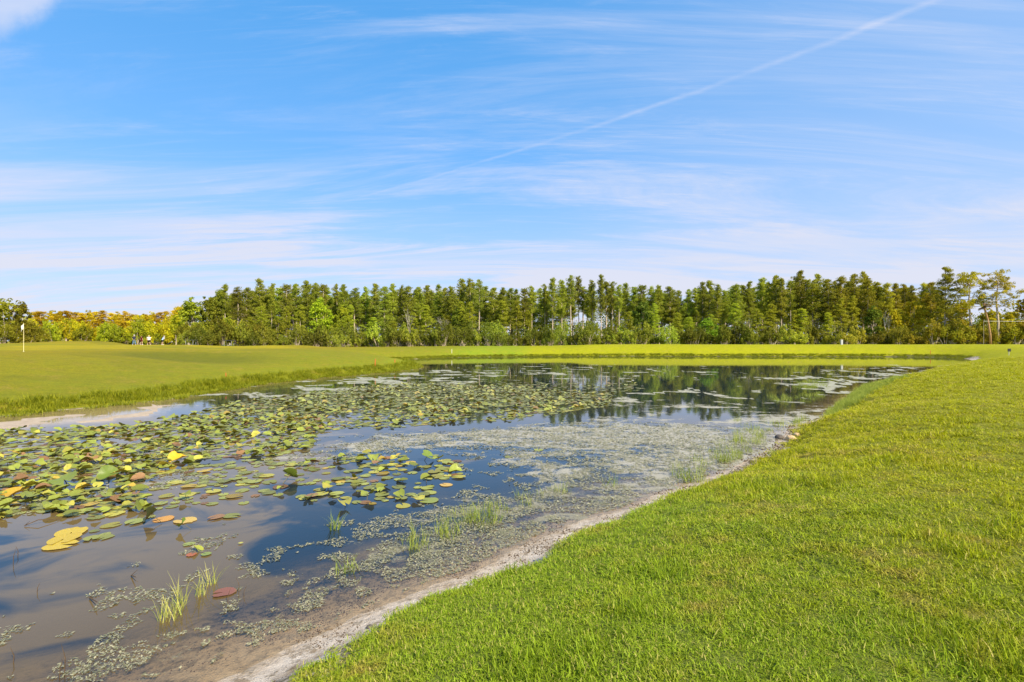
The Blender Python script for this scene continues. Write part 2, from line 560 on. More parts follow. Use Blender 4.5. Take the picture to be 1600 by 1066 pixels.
low = g.mix(mud_a, low, g.mix(g.ss(n_sm, .3, .7), (.40, .31, .215), (.53, .425, .31)))
low = g.mix(g.m('MULTIPLY', g.ss(py_, 70.0, 78.0), .9), low, (.085, .085, .022))
peat = g.m('MULTIPLY', g.ss(g.m('SUBTRACT', gedge, at_g), -0.22, -0.04), g.ss(g.noise(pos, 3.5, 5, .7), .42, .56))
low = g.mix(g.m('MULTIPLY', peat, .85), low, (.085, .062, .032))
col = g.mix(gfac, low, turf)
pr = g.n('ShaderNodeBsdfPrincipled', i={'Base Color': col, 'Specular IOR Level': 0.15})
g.t.links.new(g.m('SUBTRACT', 0.95, g.m('MULTIPLY', g.m('MULTIPLY', wet, g.m('SUBTRACT', 1.0, gfac)), .45)), pr.inputs['Roughness'])
bmp = g.n('ShaderNodeBump', i={'Strength': 0.9, 'Distance': 0.045, 'Height': g.m('ADD', nf, nl)})
g.t.links.new(bmp.outputs[0], pr.inputs['Normal'])
g.t.links.new(pr.outputs[0], out.inputs[0])

# width of the bare strip between water and grass
rr = np.hypot(GX, GY)
rightside = sstep(GX - 0.9 * GY, -18, -8) * (GY < 85)
sandw = 0.03 + rightside * (0.66 + 0.95 * (fbm(GX, GY, 1.1, 4, 71) - .5) + 0.2 * sstep(GX, 25, 50) + .30 * (1 - sstep(GX, -1.2, 1.2))) * (1 - 0.75 * sstep(GX, 2.0, 4.8) * (1 - sstep(GX, 8, 14)))
tipm = np.exp(-((GX + 10.5) / 2.2) ** 2 - ((GY - 50.5) / 3.5) ** 2)
sandw = sandw + 0.7 * tipm
leftsand = sstep(-GX, 12.5, 17) * sstep(27 - GY, 0, 6) * (1 - sstep(GY, 24, 30))
sandw = sandw + 0.35 * leftsand * fbm(GX, GY, 2, 2, 3)
nearm = (1 - sstep(rr, 9, 38)) * rightside
mud_refl_v = 0
jr = np.random.default_rng(3)
MUD = [(-300, 690), (0, 678), (120, 664), (250, 656), (275, 640), (292, 624), (200, 632), (0, 655), (-300, 664)]  # tan cloud reflection at the left, painted in as a raised muddy flat


def inpoly0(px, py, poly):
    ins = np.zeros(px.shape, bool)
    for i in range(len(poly)):
        ax, ay = poly[i]; bx, by = poly[(i + 1) % len(poly)]
        c1 = (ay <= py) & (by > py) & ((bx - ax) * (py - ay) - (by - ay) * (px - ax) > 0)
        c2 = (ay > py) & (by <= py) & ((bx - ax) * (py - ay) - (by - ay) * (px - ax) < 0)
        ins ^= (c1 | c2)
    return ins


MUD_REFL_W = [P2W(*p) for p in MUD]
for _ in range(6):
    mud_refl_v = mud_refl_v + inpoly0(GX + jr.normal() * .5 + (fbm(GX, GY, 1.5, 3, 12) - .5) * 2.0, GY + jr.normal() * .25 + (fbm(GX, GY, 1.5, 3, 13) - .5) * 1.6, MUD_REFL_W) / 6.0
mud_refl_v = mud_refl_v * (SD < 0)
GZ = np.where(mud_refl_v > 0, GZ * (1 - mud_refl_v) + mud_refl_v * (.002 + (fbm(GX, GY, 1.6, 3, 15) - .5) * .03), GZ)
gme = mesh_np("ground", np.stack([GX, GY, GZ], -1), Q, 4, True, {'shore': SD, 'sandw': sandw, 'near': nearm, 'mud': mud_refl_v})
# close the small hole under the tripod
vb = len(gme.vertices)
ground = link("ground", gme, mat_ground)
tag(ground, kind='structure')
cap = MB()
capv = [(GX[j], GY[j], GZ[j]) for j in range(NT_)]
import bmesh
bm = bmesh.new(); bm.from_mesh(gme)
bm.verts.ensure_lookup_table()
bm.faces.new([bm.verts[j] for j in range(NT_)][::-1])
bm.to_mesh(gme); bm.free()

# ------------------------------------------------------------------ what floats where (functions of the place)
def inpoly(px, py, poly):
    ins = np.zeros(px.shape, bool)
    n = len(poly)
    for i in range(n):
        ax, ay = poly[i]; bx, by = poly[(i + 1) % n]
        c1 = (ay <= py) & (by > py) & ((bx - ax) * (py - ay) - (by - ay) * (px - ax) > 0)
        c2 = (ay > py) & (by <= py) & ((bx - ax) * (py - ay) - (by - ay) * (px - ax) < 0)
        ins ^= (c1 | c2)
    return ins


def W2P(x, y):
    yy_ = np.maximum(y, 1.0)
    return 800 + F * x / yy_, HY + F * CAMH / yy_


def region(x, y, polys, jit=6):
    """value map over polygons outlined as seen from the bank; returns max value"""
    px, py = W2P(x, y)
    px = px + (fbm(x, y, 1.5, 3, 91) - .5) * jit * 8
    py = py + (fbm(x, y, 1.3, 3, 92) - .5) * jit * 3 * np.clip((py - HY) / 180, 0.05, 1)
    v = np.zeros(px.shape)
    for val, poly in polys:
        v = np.where(inpoly(px, py, poly) & (y > 1.5), np.maximum(v, val), v)
    return v


ALGAE = [(.80, [(430, 735), (500, 690), (520, 672), (700, 668), (850, 655), (940, 648), (1040, 655), (1180, 642), (1290, 650), (1250, 690), (1200, 700), (1160, 722), (1080, 752), (1000, 778), (900, 800), (820, 775), (760, 765), (735, 715), (560, 705)]),
         (.74, [(560, 800), (700, 790), (760, 765), (880, 760), (960, 770), (1000, 782), (900, 812), (850, 832), (760, 868), (650, 912), (560, 945), (470, 980), (400, 1000), (300, 1030), (200, 1066), (90, 1066), (220, 1000), (350, 950), (420, 925), (445, 890), (440, 865), (500, 832)]),
         (.60, [(170, 870), (260, 835), (330, 800), (370, 800), (420, 830), (340, 855), (240, 872)]),
         (.55, [(250, 880), (330, 870), (370, 900), (340, 990), (260, 985)]),
         (.72, [(370, 606), (500, 590), (600, 581), (660, 573), (720, 590), (700, 600), (600, 606), (480, 612), (330, 634), (290, 632)]),
         (.55, [(1180, 588), (1330, 572), (1480, 568), (1500, 568), (1400, 594), (1340, 612), (1300, 648), (1180, 645), (1230, 610)]),
         (.50, [(950, 604), (1020, 600), (1200, 618), (1240, 640), (1000, 650), (900, 640)]),
         (.28, [(690, 568), (900, 568), (1150, 575), (1150, 590), (900, 600), (760, 592), (700, 590)]),
         (.50, [(20, 900), (200, 880), (330, 900), (300, 1000), (150, 1066), (0, 1066)]), (.8, [(0, 1035), (60, 1030), (70, 1066), (0, 1066)]),
         (.50, [(0, 690), (300, 690), (440, 720), (300, 760), (0, 800)]),
         (.30, [(1150, 558), (1480, 558), (1440, 561), (1250, 560.5)])]


def algae(x, y):
    a = 0
    jr = np.random.default_rng(8)
    for _ in range(7):
        ss_ = np.hypot(x, y) * .045
        a = a + region(x + jr.normal() * ss_, y + jr.normal() * ss_, ALGAE, 9) / 7
    big = fbm(x, y, 1.6, 4, 201)
    a = np.clip(a + (big - .5) * 0.75 * (a > 0), 0, 1)
    streak = sstep(fbm(x * .45, y, .75, 4, 207) + (a - .5) * .30, .53, .57)
    far = sstep(y, 17, 26)
    return a * (1 - far) + far * streak * np.minimum(1, a * 3.0)


# water sheet: the same polar net, only where the pond is
keep = (SD < 0.9) & (rr < 140)
fk = keep[Q].all(axis=1)
wq = Q[fk]
used, inv = np.unique(wq.ravel(), return_inverse=True)
WX, WY = GX[used], GY[used]
alg = algae(WX, WY)
depth = np.clip(-GZ[used], 0, 2)
wme = mesh_np("water", np.stack([WX, WY, np.zeros_like(WX)], -1), inv.reshape(-1, 4), 4, True, {'depth': depth, 'algae': alg})

mat_water, g = newmat("pond_water")
out = g.n('ShaderNodeOutputMaterial')
pos = g.n('ShaderNodeNewGeometry').outputs['Position']
dep = g.n('ShaderNodeAttribute', attribute_name='depth').outputs['Fac']
alg_a = g.n('ShaderNodeAttribute', attribute_name='algae').outputs['Fac']
silt = g.noise(g.vmul(pos, (.8, 1.0, 1)), 0.62, 5, .55, .8)  # pattern of the murky water and painted cloud reflections
sw_ = g.n('ShaderNodeSeparateXYZ', i={0: pos})
silt = g.m('ADD', silt, g.m('MULTIPLY', g.m('SUBTRACT', g.ss(g.m('ADD', g.m('MULTIPLY', sw_.outputs[0], -1.0), g.m('MULTIPLY', sw_.outputs[1], -.25)), -.6, 2.6), .5), .22))
sepw = g.n('ShaderNodeSeparateXYZ', i={0: pos})
murk_refl_near = g.m('MULTIPLY', g.ss(silt, .48, .62), g.m('SUBTRACT', 1.0, g.ss(sepw.outputs[1], 12.0, 20.0)))
body = g.mix(murk_refl_near, (0.012, 0.020, 0.030), (0.130, 0.090, 0.038))  # brown patches: murky water and cloud reflections painted into the body colour
dif = g.n('ShaderNodeBsdfDiffuse', i={'Color': body})
trn = g.n('ShaderNodeBsdfTransparent', i={'Color': (0.92, 0.86, 0.72, 1)})
opac = g.m('SUBTRACT', 1.0, g.m('POWER', 2.718, g.m('MULTIPLY', dep, -6.0)))
mx1 = g.n('ShaderNodeMixShader', i={0: opac, 1: trn.outputs[0], 2: dif.outputs[0]})
rip = g.noise(g.vmul(pos, (1.0, 1.0, 1)), 2.2, 3, .5)
rip2 = g.noise(pos, 9.0, 2, .5)
bw = g.n('ShaderNodeBump', i={'Strength': 0.045, 'Distance': 0.02, 'Height': g.m('ADD', rip, g.m('MULTIPLY', rip2, .35))})
gl = g.n('ShaderNodeBsdfGlossy', i={'Roughness': 0.02, 'Color': (1, 1, 1, 1), 'Normal': bw.outputs[0]})
fr = g.n('ShaderNodeFresnel', i={'IOR': 1.37, 'Normal': bw.outputs[0]})
bf = g.n('ShaderNodeNewGeometry').outputs['Backfacing']      # light coming up from the bed: no false total reflection on a single sheet
frv = g.m('ADD', g.m('MULTIPLY', fr.outputs[0], g.m('SUBTRACT', 1.0, bf)), g.m('MULTIPLY', bf, .05))
mx2 = g.n('ShaderNodeMixShader', i={0: frv, 1: mx1.outputs[0], 2: gl.outputs[0]})
# surface scum of tiny floating weed
f1 = g.noise(pos, 26, 4, .75)
f2 = g.noise(pos, 4.5, 4, .6, .3)
f3 = g.noise(g.vmul(pos, (1, 1, 1)), 90, 2, .6)
sc = g.m('ADD', alg_a, g.m('MULTIPLY', g.m('SUBTRACT', f1, .5), 1.2))
f0 = g.noise(g.vmul(pos, (.7, 1.2, 1)), 1.3, 5, .6, .8)
sc = g.m('ADD', sc, g.m('MULTIPLY', g.m('SUBTRACT', f2, .5), 1.2))
sc = g.m('ADD', sc, g.m('MULTIPLY', g.m('SUBTRACT', f0, .5), 2.4))
sc = g.m('ADD', sc, g.m('MULTIPLY', g.m('SUBTRACT', f3, .5), .5))
sc = g.m('ADD', sc, g.m('MULTIPLY', g.m('SUBTRACT', g.ss(sepw.outputs[1], 5.0, 11.0), 1.0), .30))
sc = g.m('MULTIPLY', g.ss(sc, .64, .90), g.ss(alg_a, .02, .3))
scol = g.mix(g.ss(f3, .35, .65), (0.46, 0.42, 0.35), (0.25, 0.235, 0.155))  # pale weed tone also paints in bright cloud reflections on the mid water
scol = g.mix(g.m('MULTIPLY', g.ss(f2, .5, .7), .5), scol, (0.13, 0.12, 0.06))
scol = g.mix(g.m('SUBTRACT', 1.0, g.ss(sepw.outputs[1], 6.5, 11.0)), scol, g.mix(g.ss(f3, .35, .65), (.27, .24, .175), (.13, .125, .06)))
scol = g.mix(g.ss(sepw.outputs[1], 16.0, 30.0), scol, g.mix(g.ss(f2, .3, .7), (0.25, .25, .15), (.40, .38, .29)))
sb = g.n('ShaderNodeBump', i={'Strength': 0.6, 'Distance': 0.02, 'Height': f1})
sd_ = g.n('ShaderNodeBsdfPrincipled', i={'Base Color': scol, 'Roughness': 0.55, 'Specular IOR Level': .5, 'Normal': sb.outputs[0]})
mx3 = g.n('ShaderNodeMixShader', i={0: g.m('MULTIPLY', sc, .9), 1: mx2.outputs[0], 2: sd_.outputs[0]})
g.t.links.new(mx3.outputs[0], out.inputs[0])
water = link("water", wme, mat_water)
tag(water, kind='structure')

# ------------------------------------------------------------------ foliage materials
def foliage_mat(name, c1, c2, trans=.38, rough=.7, objcol=True, spec=0.12):
    m_, g = newmat(name)
    o_ = g.n('ShaderNodeOutputMaterial')
    ti = g.n('ShaderNodeAttribute', attribute_name='tint').outputs['Fac']
    c = g.mix(ti, c1, c2)
    oi = g.n('ShaderNodeObjectInfo')
    if objcol:
        c = g.mix(1.0, c, oi.outputs['Color'], 'MULTIPLY')
    hs = g.n('ShaderNodeHueSaturation', i={'Color': c})
    g.t.links.new(g.m('ADD', .485, g.m('MULTIPLY', oi.outputs['Random'], .03)), hs.inputs['Hue'])
    g.t.links.new(g.m('ADD', .78, g.m('MULTIPLY', oi.outputs['Random'], .44)), hs.inputs['Value'])
    c = hs.outputs[0]
    d = g.n('ShaderNodeBsdfPrincipled', i={'Base Color': c, 'Roughness': rough, 'Specular IOR Level': spec})
    t = g.n('ShaderNodeBsdfTranslucent', i={'Color': g.mix(1.0, c, (1.15, 1.2, .55), 'MULTIPLY')})
    mx = g.n('ShaderNodeMixShader', i={0: trans, 1: d.outputs[0], 2: t.outputs[0]})
    g.t.links.new(mx.outputs[0], o_.inputs[0])
    return m_


M = {}
M['pine'] = foliage_mat("pine_needles", (0.165, 0.200, 0.022), (0.360, 0.370, 0.040))
M['cypress'] = foliage_mat("cypress_foliage", (0.200, 0.250, 0.024), (0.400, 0.430, 0.045))
M['broad'] = foliage_mat("broad_leaves", (0.130, 0.180, 0.020), (0.330, 0.360, 0.040))
M['shrub'] = foliage_mat("shrub_leaves", (0.110, 0.145, 0.016), (0.300, 0.310, 0.034))
M['palm'] = foliage_mat("palm_fronds", (0.090, 0.100, 0.026), (0.260, 0.200, 0.070))
M['bark'] = principled("bark", (0.46, 0.38, 0.29), .9, .1, nvar=.35, nscale=6, bump=.4)
M['palebark'] = principled("pale_bark", (0.50, 0.45, 0.37), .9, .1, nvar=.25, nscale=8, bump=.3)
M['palmbark'] = principled("palm_bark", (0.40, 0.235, 0.12), .9, .1, nvar=.3, nscale=9, bump=.5)


def leaves_np(centers, rad, n_each, size, rg, flat=0.0, squash=(1, 1, 1), tint0=0.0, shell=0.4):
    """n_each small quads round every centre; returns (V, tint)"""
    C = np.repeat(np.asarray(centers, float), n_each, axis=0)
    Rd = np.repeat(np.broadcast_to(np.asarray(rad, float), (len(centers),)), n_each)
    n = len(C)
    d = rg.normal(size=(n, 3)); d /= np.linalg.norm(d, axis=1, keepdims=True)
    rr_ = rg.uniform(shell ** 3, 1, n) ** (1 / 3)
    off = d * (rr_ * Rd)[:, None] * np.array(squash)
    P_ = C + off
    nrm = rg.normal(size=(n, 3)); nrm[:, 2] += flat * 2
    nrm = nrm + d * 1.2
    nrm /= np.linalg.norm(nrm, axis=1, keepdims=True)
    a = np.cross(nrm, rg.normal(size=(n, 3))); a /= np.linalg.norm(a, axis=1, keepdims=True)
    b = np.cross(nrm, a)
    s = size * rg.uniform(.55, 1.35, n)[:, None]
    e = rg.uniform(.35, .75, n)[:, None]
    V_ = np.stack([P_ - a * s, P_ - b * s * e, P_ + a * s, P_ + b * s * e], 1).reshape(-1, 3)
    ct = np.repeat(rg.uniform(0, 1, len(centers)), n_each)
    t = np.clip(tint0 + 0.55 * ct + 0.45 * rg.uniform(0, 1, n), 0, 1)
    return V_, np.repeat(t, 4)


def leafmesh(name, parts):
    V_ = np.concatenate([p[0] for p in parts]); t = np.concatenate([p[1] for p in parts])
    return mesh_np(name, V_, np.arange(len(V_)).reshape(-1, 4), 4, False, {'tint': t})


def make_pine(seed, H, R, cb, style='narrow'):
    rg = np.random.default_rng(seed); rr_ = random.Random(seed)
    mb = MB()
    bx, by = rr_.uniform(-.4, .4), rr_.uniform(-.4, .4)
    path = lambda t: Vector((bx * math.sin(t * 2.4), by * math.sin(t * 3.0), t * H))
    n = 9
    mb.tube([path(i / n) - Vector((0, 0, .3 if i == 0 else 0)) for i in range(n + 1)], [0.21 * (1 - .85 * i / n) + .02 for i in range(n + 1)], 6)
    cen, rad = [], []
    z = cb * H
    while z < H:
        t = (z - cb * H) / (H * (1 - cb))
        if style == 'narrow':
            pf = (0.55 + .45 * math.sin(min(1, t * 1.6) * math.pi / 2)) * (1 - t ** 2.2 * .75)
        elif style == 'cone':
            pf = (1 - t) ** .75 * .95 + .14
        else:                                       # open, flat-topped old pine
            pf = 0.5 + .65 * math.sin(min(1, .15 + t) * math.pi / 1.3)
        pf *= .62 + .75 * float(vnoise(np.array([z / 1.3]), np.array([seed * 7.3]), 3)[0])
        nb = rr_.choice((3, 3, 4, 4)) if style != 'open' else 2
        for b in range(nb):
            if rr_.random() < .10: continue
            az = rr_.uniform(0, 2 * math.pi)
            # each side of the crown thins and swells on its own
            sec = float(vnoise(np.array([az * 1.1]), np.array([z / 1.9 + seed * 3.1]), 5)[0])
            if sec < .16 and style != 'open': continue
            L = R * pf * (.35 + .95 * sec) * rr_.uniform(.6, 1.15)
            up = rr_.uniform(.05, .5) if style != 'cone' else rr_.uniform(-.15, .3)
            p0 = path(min(1, (z + rr_.uniform(-.5, .5)) / H))
            tip = p0 + Vector((math.cos(az) * L, math.sin(az) * L, L * up))
            mb.tube([p0, p0.lerp(tip, .55) + Vector((0, 0, -.06 * L)), tip], [.045, .03, .012], 3, False)
            for q_ in ((1.0, .66, .33) if L > .8 else (1.0, .4)):
                cen.append(p0.lerp(tip, q_) + Vector((0, 0, rr_.uniform(0, .2)))); rad.append(rr_.uniform(.24, .68) * (1.35 if style == 'open' else 1))
        z += rr_.uniform(.26, .46) if style != 'open' else rr_.uniform(.45, .7)
    cen.append(path(1.0)); rad.append(.35)
    # a few dead stubs on the bare trunk
    for _ in range(9):
        z = rr_.uniform(.2, cb) * H; az = rr_.uniform(0, 6.28); L = rr_.uniform(.4, 1.4); p0 = path(z / H)
        mb.tube([p0, p0 + Vector((math.cos(az) * L, math.sin(az) * L, rr_.uniform(-.1, .5)))], [.03, .01], 3, False)
    cm = leafmesh("pine_crown", [leaves_np(cen, rad, 50, .105, rg, squash=(1, 1, .85), shell=.1)])
    return mb.mesh("pine_trunk"), cm


def make_broad(seed, H, R, trunk_h=.3, leaf=.20, lobes=34, per=130):
    rg = np.random.default_rng(seed); rr_ = random.Random(seed)
    mb = MB()
    fork = H * trunk_h
    mb.tube([(0, 0, -.3), (rr_.uniform(-.1, .1), 0, fork * .5), (rr_.uniform(-.2, .2), rr_.uniform(-.2, .2), fork)], [.2, .16, .13], 6)
    cen, rad = [], []
    for i in range(lobes):
        az = i * 2.4 + rr_.uniform(-.4, .4)
        zt = rr_.uniform(trunk_h + .05, .93)
        wr = R * math.sin(min(1, (1.02 - zt) / (1 - trunk_h) * 1.25) * math.pi / 2) * rr_.uniform(.3, .85)
        c = Vector((math.cos(az) * wr, math.sin(az) * wr, H * zt))
        if i < 9:
            mb.tube([(0, 0, fork * .9), Vector((0, 0, fork)).lerp(c, .5) + Vector((rr_.uniform(-.2, .2), rr_.uniform(-.2, .2), .2)), c], [.09, .05, .015], 4, False)
        cen.append(c); rad.append(R * rr_.uniform(.24, .42))
    sub, sr = [], []
    for c, r_ in zip(cen, rad):
        for _ in range(5):
            d = Vector((rr_.gauss(0, 1), rr_.gauss(0, 1), rr_.gauss(0, .8))).normalized()
            sub.append(c + d * r_ * rr_.uniform(.4, .95)); sr.append(r_ * rr_.uniform(.3, .55))
    return mb.mesh("tree_trunk"), leafmesh("tree_crown", [leaves_np(sub, sr, per // 5, leaf, rg, flat=.3, squash=(1, 1, .75), shell=.35)])


def make_shrub(seed, H, R, leaf=.14):
    rg = np.random.default_rng(seed); rr_ = random.Random(seed)
    mb = MB()
    sub, sr = [], []
    for i in range(13):
        az = rr_.uniform(0, 6.28); d = R * math.sqrt(rr_.random()) * .8
        hh = H * rr_.uniform(.25, .92) * (1 - .45 * (d / R) ** 2)
        c = Vector((math.cos(az) * d, math.sin(az) * d, hh))
        mb.tube([(c.x * .2, c.y * .2, -.2), (c.x * .6, c.y * .6, hh * .5), c], [.06, .04, .012], 4, False)
        for _ in range(6):
            dd = Vector((rr_.gauss(0, 1), rr_.gauss(0, 1), rr_.gauss(0, .8))).normalized()
            s_ = c + dd * R * .3; s_.z = max(s_.z, .2)
            sub.append(s_); sr.append(R * rr_.uniform(.12, .24))
    return mb.mesh("shrub_stems"), leafmesh("shrub_crown", [leaves_np(sub, sr, 34, leaf, rg, flat=.3, shell=.3)])


def make_bare(seed, H, spread=1.0):
    rr_ = random.Random(seed)
    mb = MB()

    def br(p, d, L, r, lv):
        q_ = p + d * L
        mid = p.lerp(q_, .5) + Vector((rr_.uniform(-1, 1), rr_.uniform(-1, 1), 0)) * L * .05
        mb.tube([p, mid, q_], [r, r * .8, r * .55], 5 if lv < 2 else 3, False)
        if lv >= 4: return
        for _ in range(3 if lv < 3 else 2):
            nd = (d + Vector((rr_.gauss(0, .45), rr_.gauss(0, .45), rr_.uniform(-.05, .35))) * spread).normalized()
            br(q_, nd, L * rr_.uniform(.55, .85), r * .52, lv + 1)
    br(Vector((0, 0, -.2)), Vector((0.02, 0, 1)), H * .36, .13, 0)
    return mb.mesh("bare_branches")


PINES = [make_pine(100 + i, 18, rad_, cb_, st_) for i, (rad_, cb_, st_) in enumerate(
    [(2.3, .48, 'narrow'), (2.6, .42, 'narrow'), (2.0, .58, 'narrow'), (2.8, .52, 'narrow'), (3.0, .34, 'cone'), (2.6, .40, 'cone'), (3.4, .30, 'cone'), (2.5, .60, 'narrow'), (2.5, .36, 'cone'), (2.2, .45, 'narrow'), (2.9, .46, 'cone'), (2.4, .54, 'narrow')])]
for i, (tm, cm) in enumerate(PINES):
    tm.materials.append(M['bark']); cm.materials.append(M['cypress'] if i in (4, 6, 8, 9) else M['pine'])
BROAD = [make_broad(200 + i, 9, r_, th_) for i, (r_, th_) in enumerate([(3.4, .25), (2.8, .3), (3.8, .2), (2.6, .35)])]
for tm, cm in BROAD:
    tm.materials.append(M['bark']); cm.materials.append(M['broad'])
SHRUB = [make_shrub(300 + i, 3.5, r_) for i, r_ in enumerate([2.2, 1.8, 2.6, 2.0, 3.0])]
for tm, cm in SHRUB:
    tm.materials.append(M['bark']); cm.materials.append(M['shrub'])


def plant(kind, pair, x, y, s, sz, label, cat, group=None, col=(1, 1, 1), rot=None):
    z = gz(x, y)
    e = bpy.data.objects.new(kind, None)
    COL.objects.link(e)
    e.location = (x, y, z - .05)
    e.rotation_euler = (0, 0, rnd.uniform(0, 6.28) if rot is None else rot)
    e.scale = (s, s, sz)
    e.empty_display_size = .5
    tag(e, label, cat, group)
    t = link('trunk' if 'shrub' not in kind else 'stems', pair[0], parent=e)
    c = link('crown', pair[1], parent=e)
    c.color = (*col, 1)
    return e


def at(px, D):
    return (px - 800) / F * D


# skyline of the wood, read off along the far side of the pond: (column, row of the top)
TOPS = [(352, 446), (370, 450), (385, 452), (403, 436), (425, 444), (450, 446), (462, 446), (480, 441), (493, 444), (507, 446), (525, 446), (538, 446), (555, 452), (572, 450), (588, 446), (601, 450),
        (615, 445), (628, 448), (640, 448), (655, 450), (668, 448), (685, 445), (695, 452), (706, 450), (722, 438), (735, 438), (748, 439), (758, 450), (770, 452), (785, 451), (797, 453), (807, 454), (818, 452),
        (831, 449), (851, 446), (863, 437), (878, 440), (893, 432), (905, 434), (925, 440), (940, 432), (957, 442), (967, 447), (978, 445), (992, 450), (1005, 447), (1018, 450), (1030, 448), (1047, 450), (1062, 455), (1075, 454), (1086, 452), (1097, 443),
        (1108, 440), (1122, 446), (1134, 456), (1152, 445), (1162, 448), (1172, 442), (1190, 437), (1200, 441), (1212, 433), (1222, 438), (1237, 440), (1249, 426), (1261, 438), (1270, 440), (1279, 431), (1293, 439), (1304, 442), (1314, 434), (1325, 441), (1334, 431), (1348, 427),
        (1358, 438), (1370, 443), (1388, 443), (1400, 445), (1412, 446), (1426, 447), (1442, 443), (1453, 444)]
LEFT_TOPS = [(56, 488), (66, 487), (80, 488), (92, 485), (104, 486), (115, 488), (127, 489), (138, 487), (148, 488), (160, 485), (172, 489), (184, 488), (196, 487), (207, 491), (218, 492), (228, 490), (238, 490), (248, 489), (259, 487), (270, 485), (281, 480)]

LANDM = [(300, 'light green corner tree'), (403, 'highest left-end pine'), (500, 'bright lime tree'), (692, 'pale bare tree'), (893, 'tallest middle pine'),
         (1005, 'dark broad tree'), (1170, 'white forked stem'), (1249, 'pine with pointed dark tip'), (1315, 'grey utility post'), (1477, 'big dark cypress')]
ORD = ['right above or beside', 'first', 'second', 'third', 'fourth', 'fifth', 'sixth', 'seventh', 'eighth', 'ninth', 'tenth']


def near_mark(px):
    m_ = min(LANDM, key=lambda q_: abs(q_[0] - px))
    return m_, ('left' if px < m_[0] else 'right')


def place_words(px):
    m_, sd_w = near_mark(px)
    return (f'by the {m_[1]}' if abs(px - m_[0]) < 14 else f'a little {sd_w} of the {m_[1]}' if abs(px - m_[0]) < 45 else f'farther {sd_w} of the {m_[1]}')


DIST_LABELS = {403: 'tall pine standing highest at the left end of the dense wood',
               722: 'left one of the pair of tall round-topped pines above the pale bare tree',
               748: 'right one of the pair of tall round-topped pines above the pale bare tree',
               893: 'tallest open-crowned pine at the middle of the wood, sky showing through',
               940: 'tall narrow pine right of the tallest middle one, twin trunks below',
               1249: 'tall pine with a pointed dark tip on the right half of the wood',
               1348: 'tall pointed pine where the right part of the skyline steps down',
               863: 'slender spire-topped pine left of the tallest middle pines'}
GPINE = 'pines forming the wood behind the pond'
for i, (px, py) in enumerate(TOPS):
    D = 133 + rnd.uniform(-5, 5)
    x = at(px, D)
    ztop = CAMH + (HY - py + 1.5) * D / F
    z0 = gz(x, D)
    H = ztop - z0
    narrow = 830 < px < 990
    vi = rnd.choice((2, 9, 11, 7, 2)) if narrow else rnd.choice((0, 1, 3, 4, 5, 6, 8, 1, 9, 10, 11))
    warm_cast = 0.0 + max(0, (px - 1150) / 330) * .55 + max(0, (480 - px) / 400) * .25  # yellow cast towards both ends of the wood, painted into the crown tint
    col = (1 + .75 * warm_cast, 1 + .22 * warm_cast, 1 - .35 * warm_cast)
    v_ = rnd.uniform(.72, 1.25)
    col = tuple(c * v_ for c in col)
    sxy = rnd.uniform(.75, 1.15) * (.8 if narrow else 1.0)
    m_, sd_w = near_mark(px)
    cnt_ = sum(1 for q_ in TOPS if min(px, m_[0]) < q_[0] < max(px, m_[0])) + 1
    lab = DIST_LABELS.get(px, f'skyline pine, {ORD[min(cnt_, 10)]} {sd_w} of the {m_[1]}')
    plant('pine_tree', PINES[vi], x, D, sxy, H / 18, lab, 'tree', GPINE, col)
# second and third rows, lower behind the gaps
for row, (D0, n, drop) in enumerate(((141, 100, 3), (153, 78, 8))):
    for i in range(n):
        px = 345 + (1470 - 345) * (i + rnd.random()) / n
        if 835 < px < 985 and rnd.random() < .35: continue
        near_t = min(TOPS, key=lambda q_: abs(q_[0] - px))
        D = D0 + rnd.uniform(-5, 5)
        x = at(px, D)
        ztop = CAMH + (HY - near_t[1] - drop - rnd.uniform(0, 16)) * D / F
        warm_cast = 0.0 + max(0, (px - 1150) / 330) * .55
        vi = rnd.randrange(12)
        plant('pine_tree', PINES[vi], x, D, rnd.uniform(1.05, 1.45), (ztop - gz(x, D)) / 18,
              'pine deep in the wood ' + place_words(px), 'tree', 'pines deeper in the wood', (1 + .6 * warm_cast, 1 + .15 * warm_cast, 1 - .3 * warm_cast))
# pines of the front row with bare lit trunks, shorter
for i in range(40):
    px = 350 + 1090 * (i + rnd.random()) / 40
    if 845 < px < 980: continue
    D = 125 + rnd.uniform(-2, 3)
    x = at(px, D)
    py = 462 + rnd.uniform(0, 40)
    warm_cast = max(0, (px - 1150) / 330) * .6
    plant('pine_tree', PINES[rnd.choice((4, 5, 8, 6))], x, D, rnd.uniform(.7, 1.0), (CAMH + (HY - py) * D / F - gz(x, D)) / 18,
          'short light pine at wood edge ' + place_words(px), 'tree', 'short pines along the front edge of the wood', (1.25 + .6 * warm_cast, 1.22 + .2 * warm_cast, 1.0))
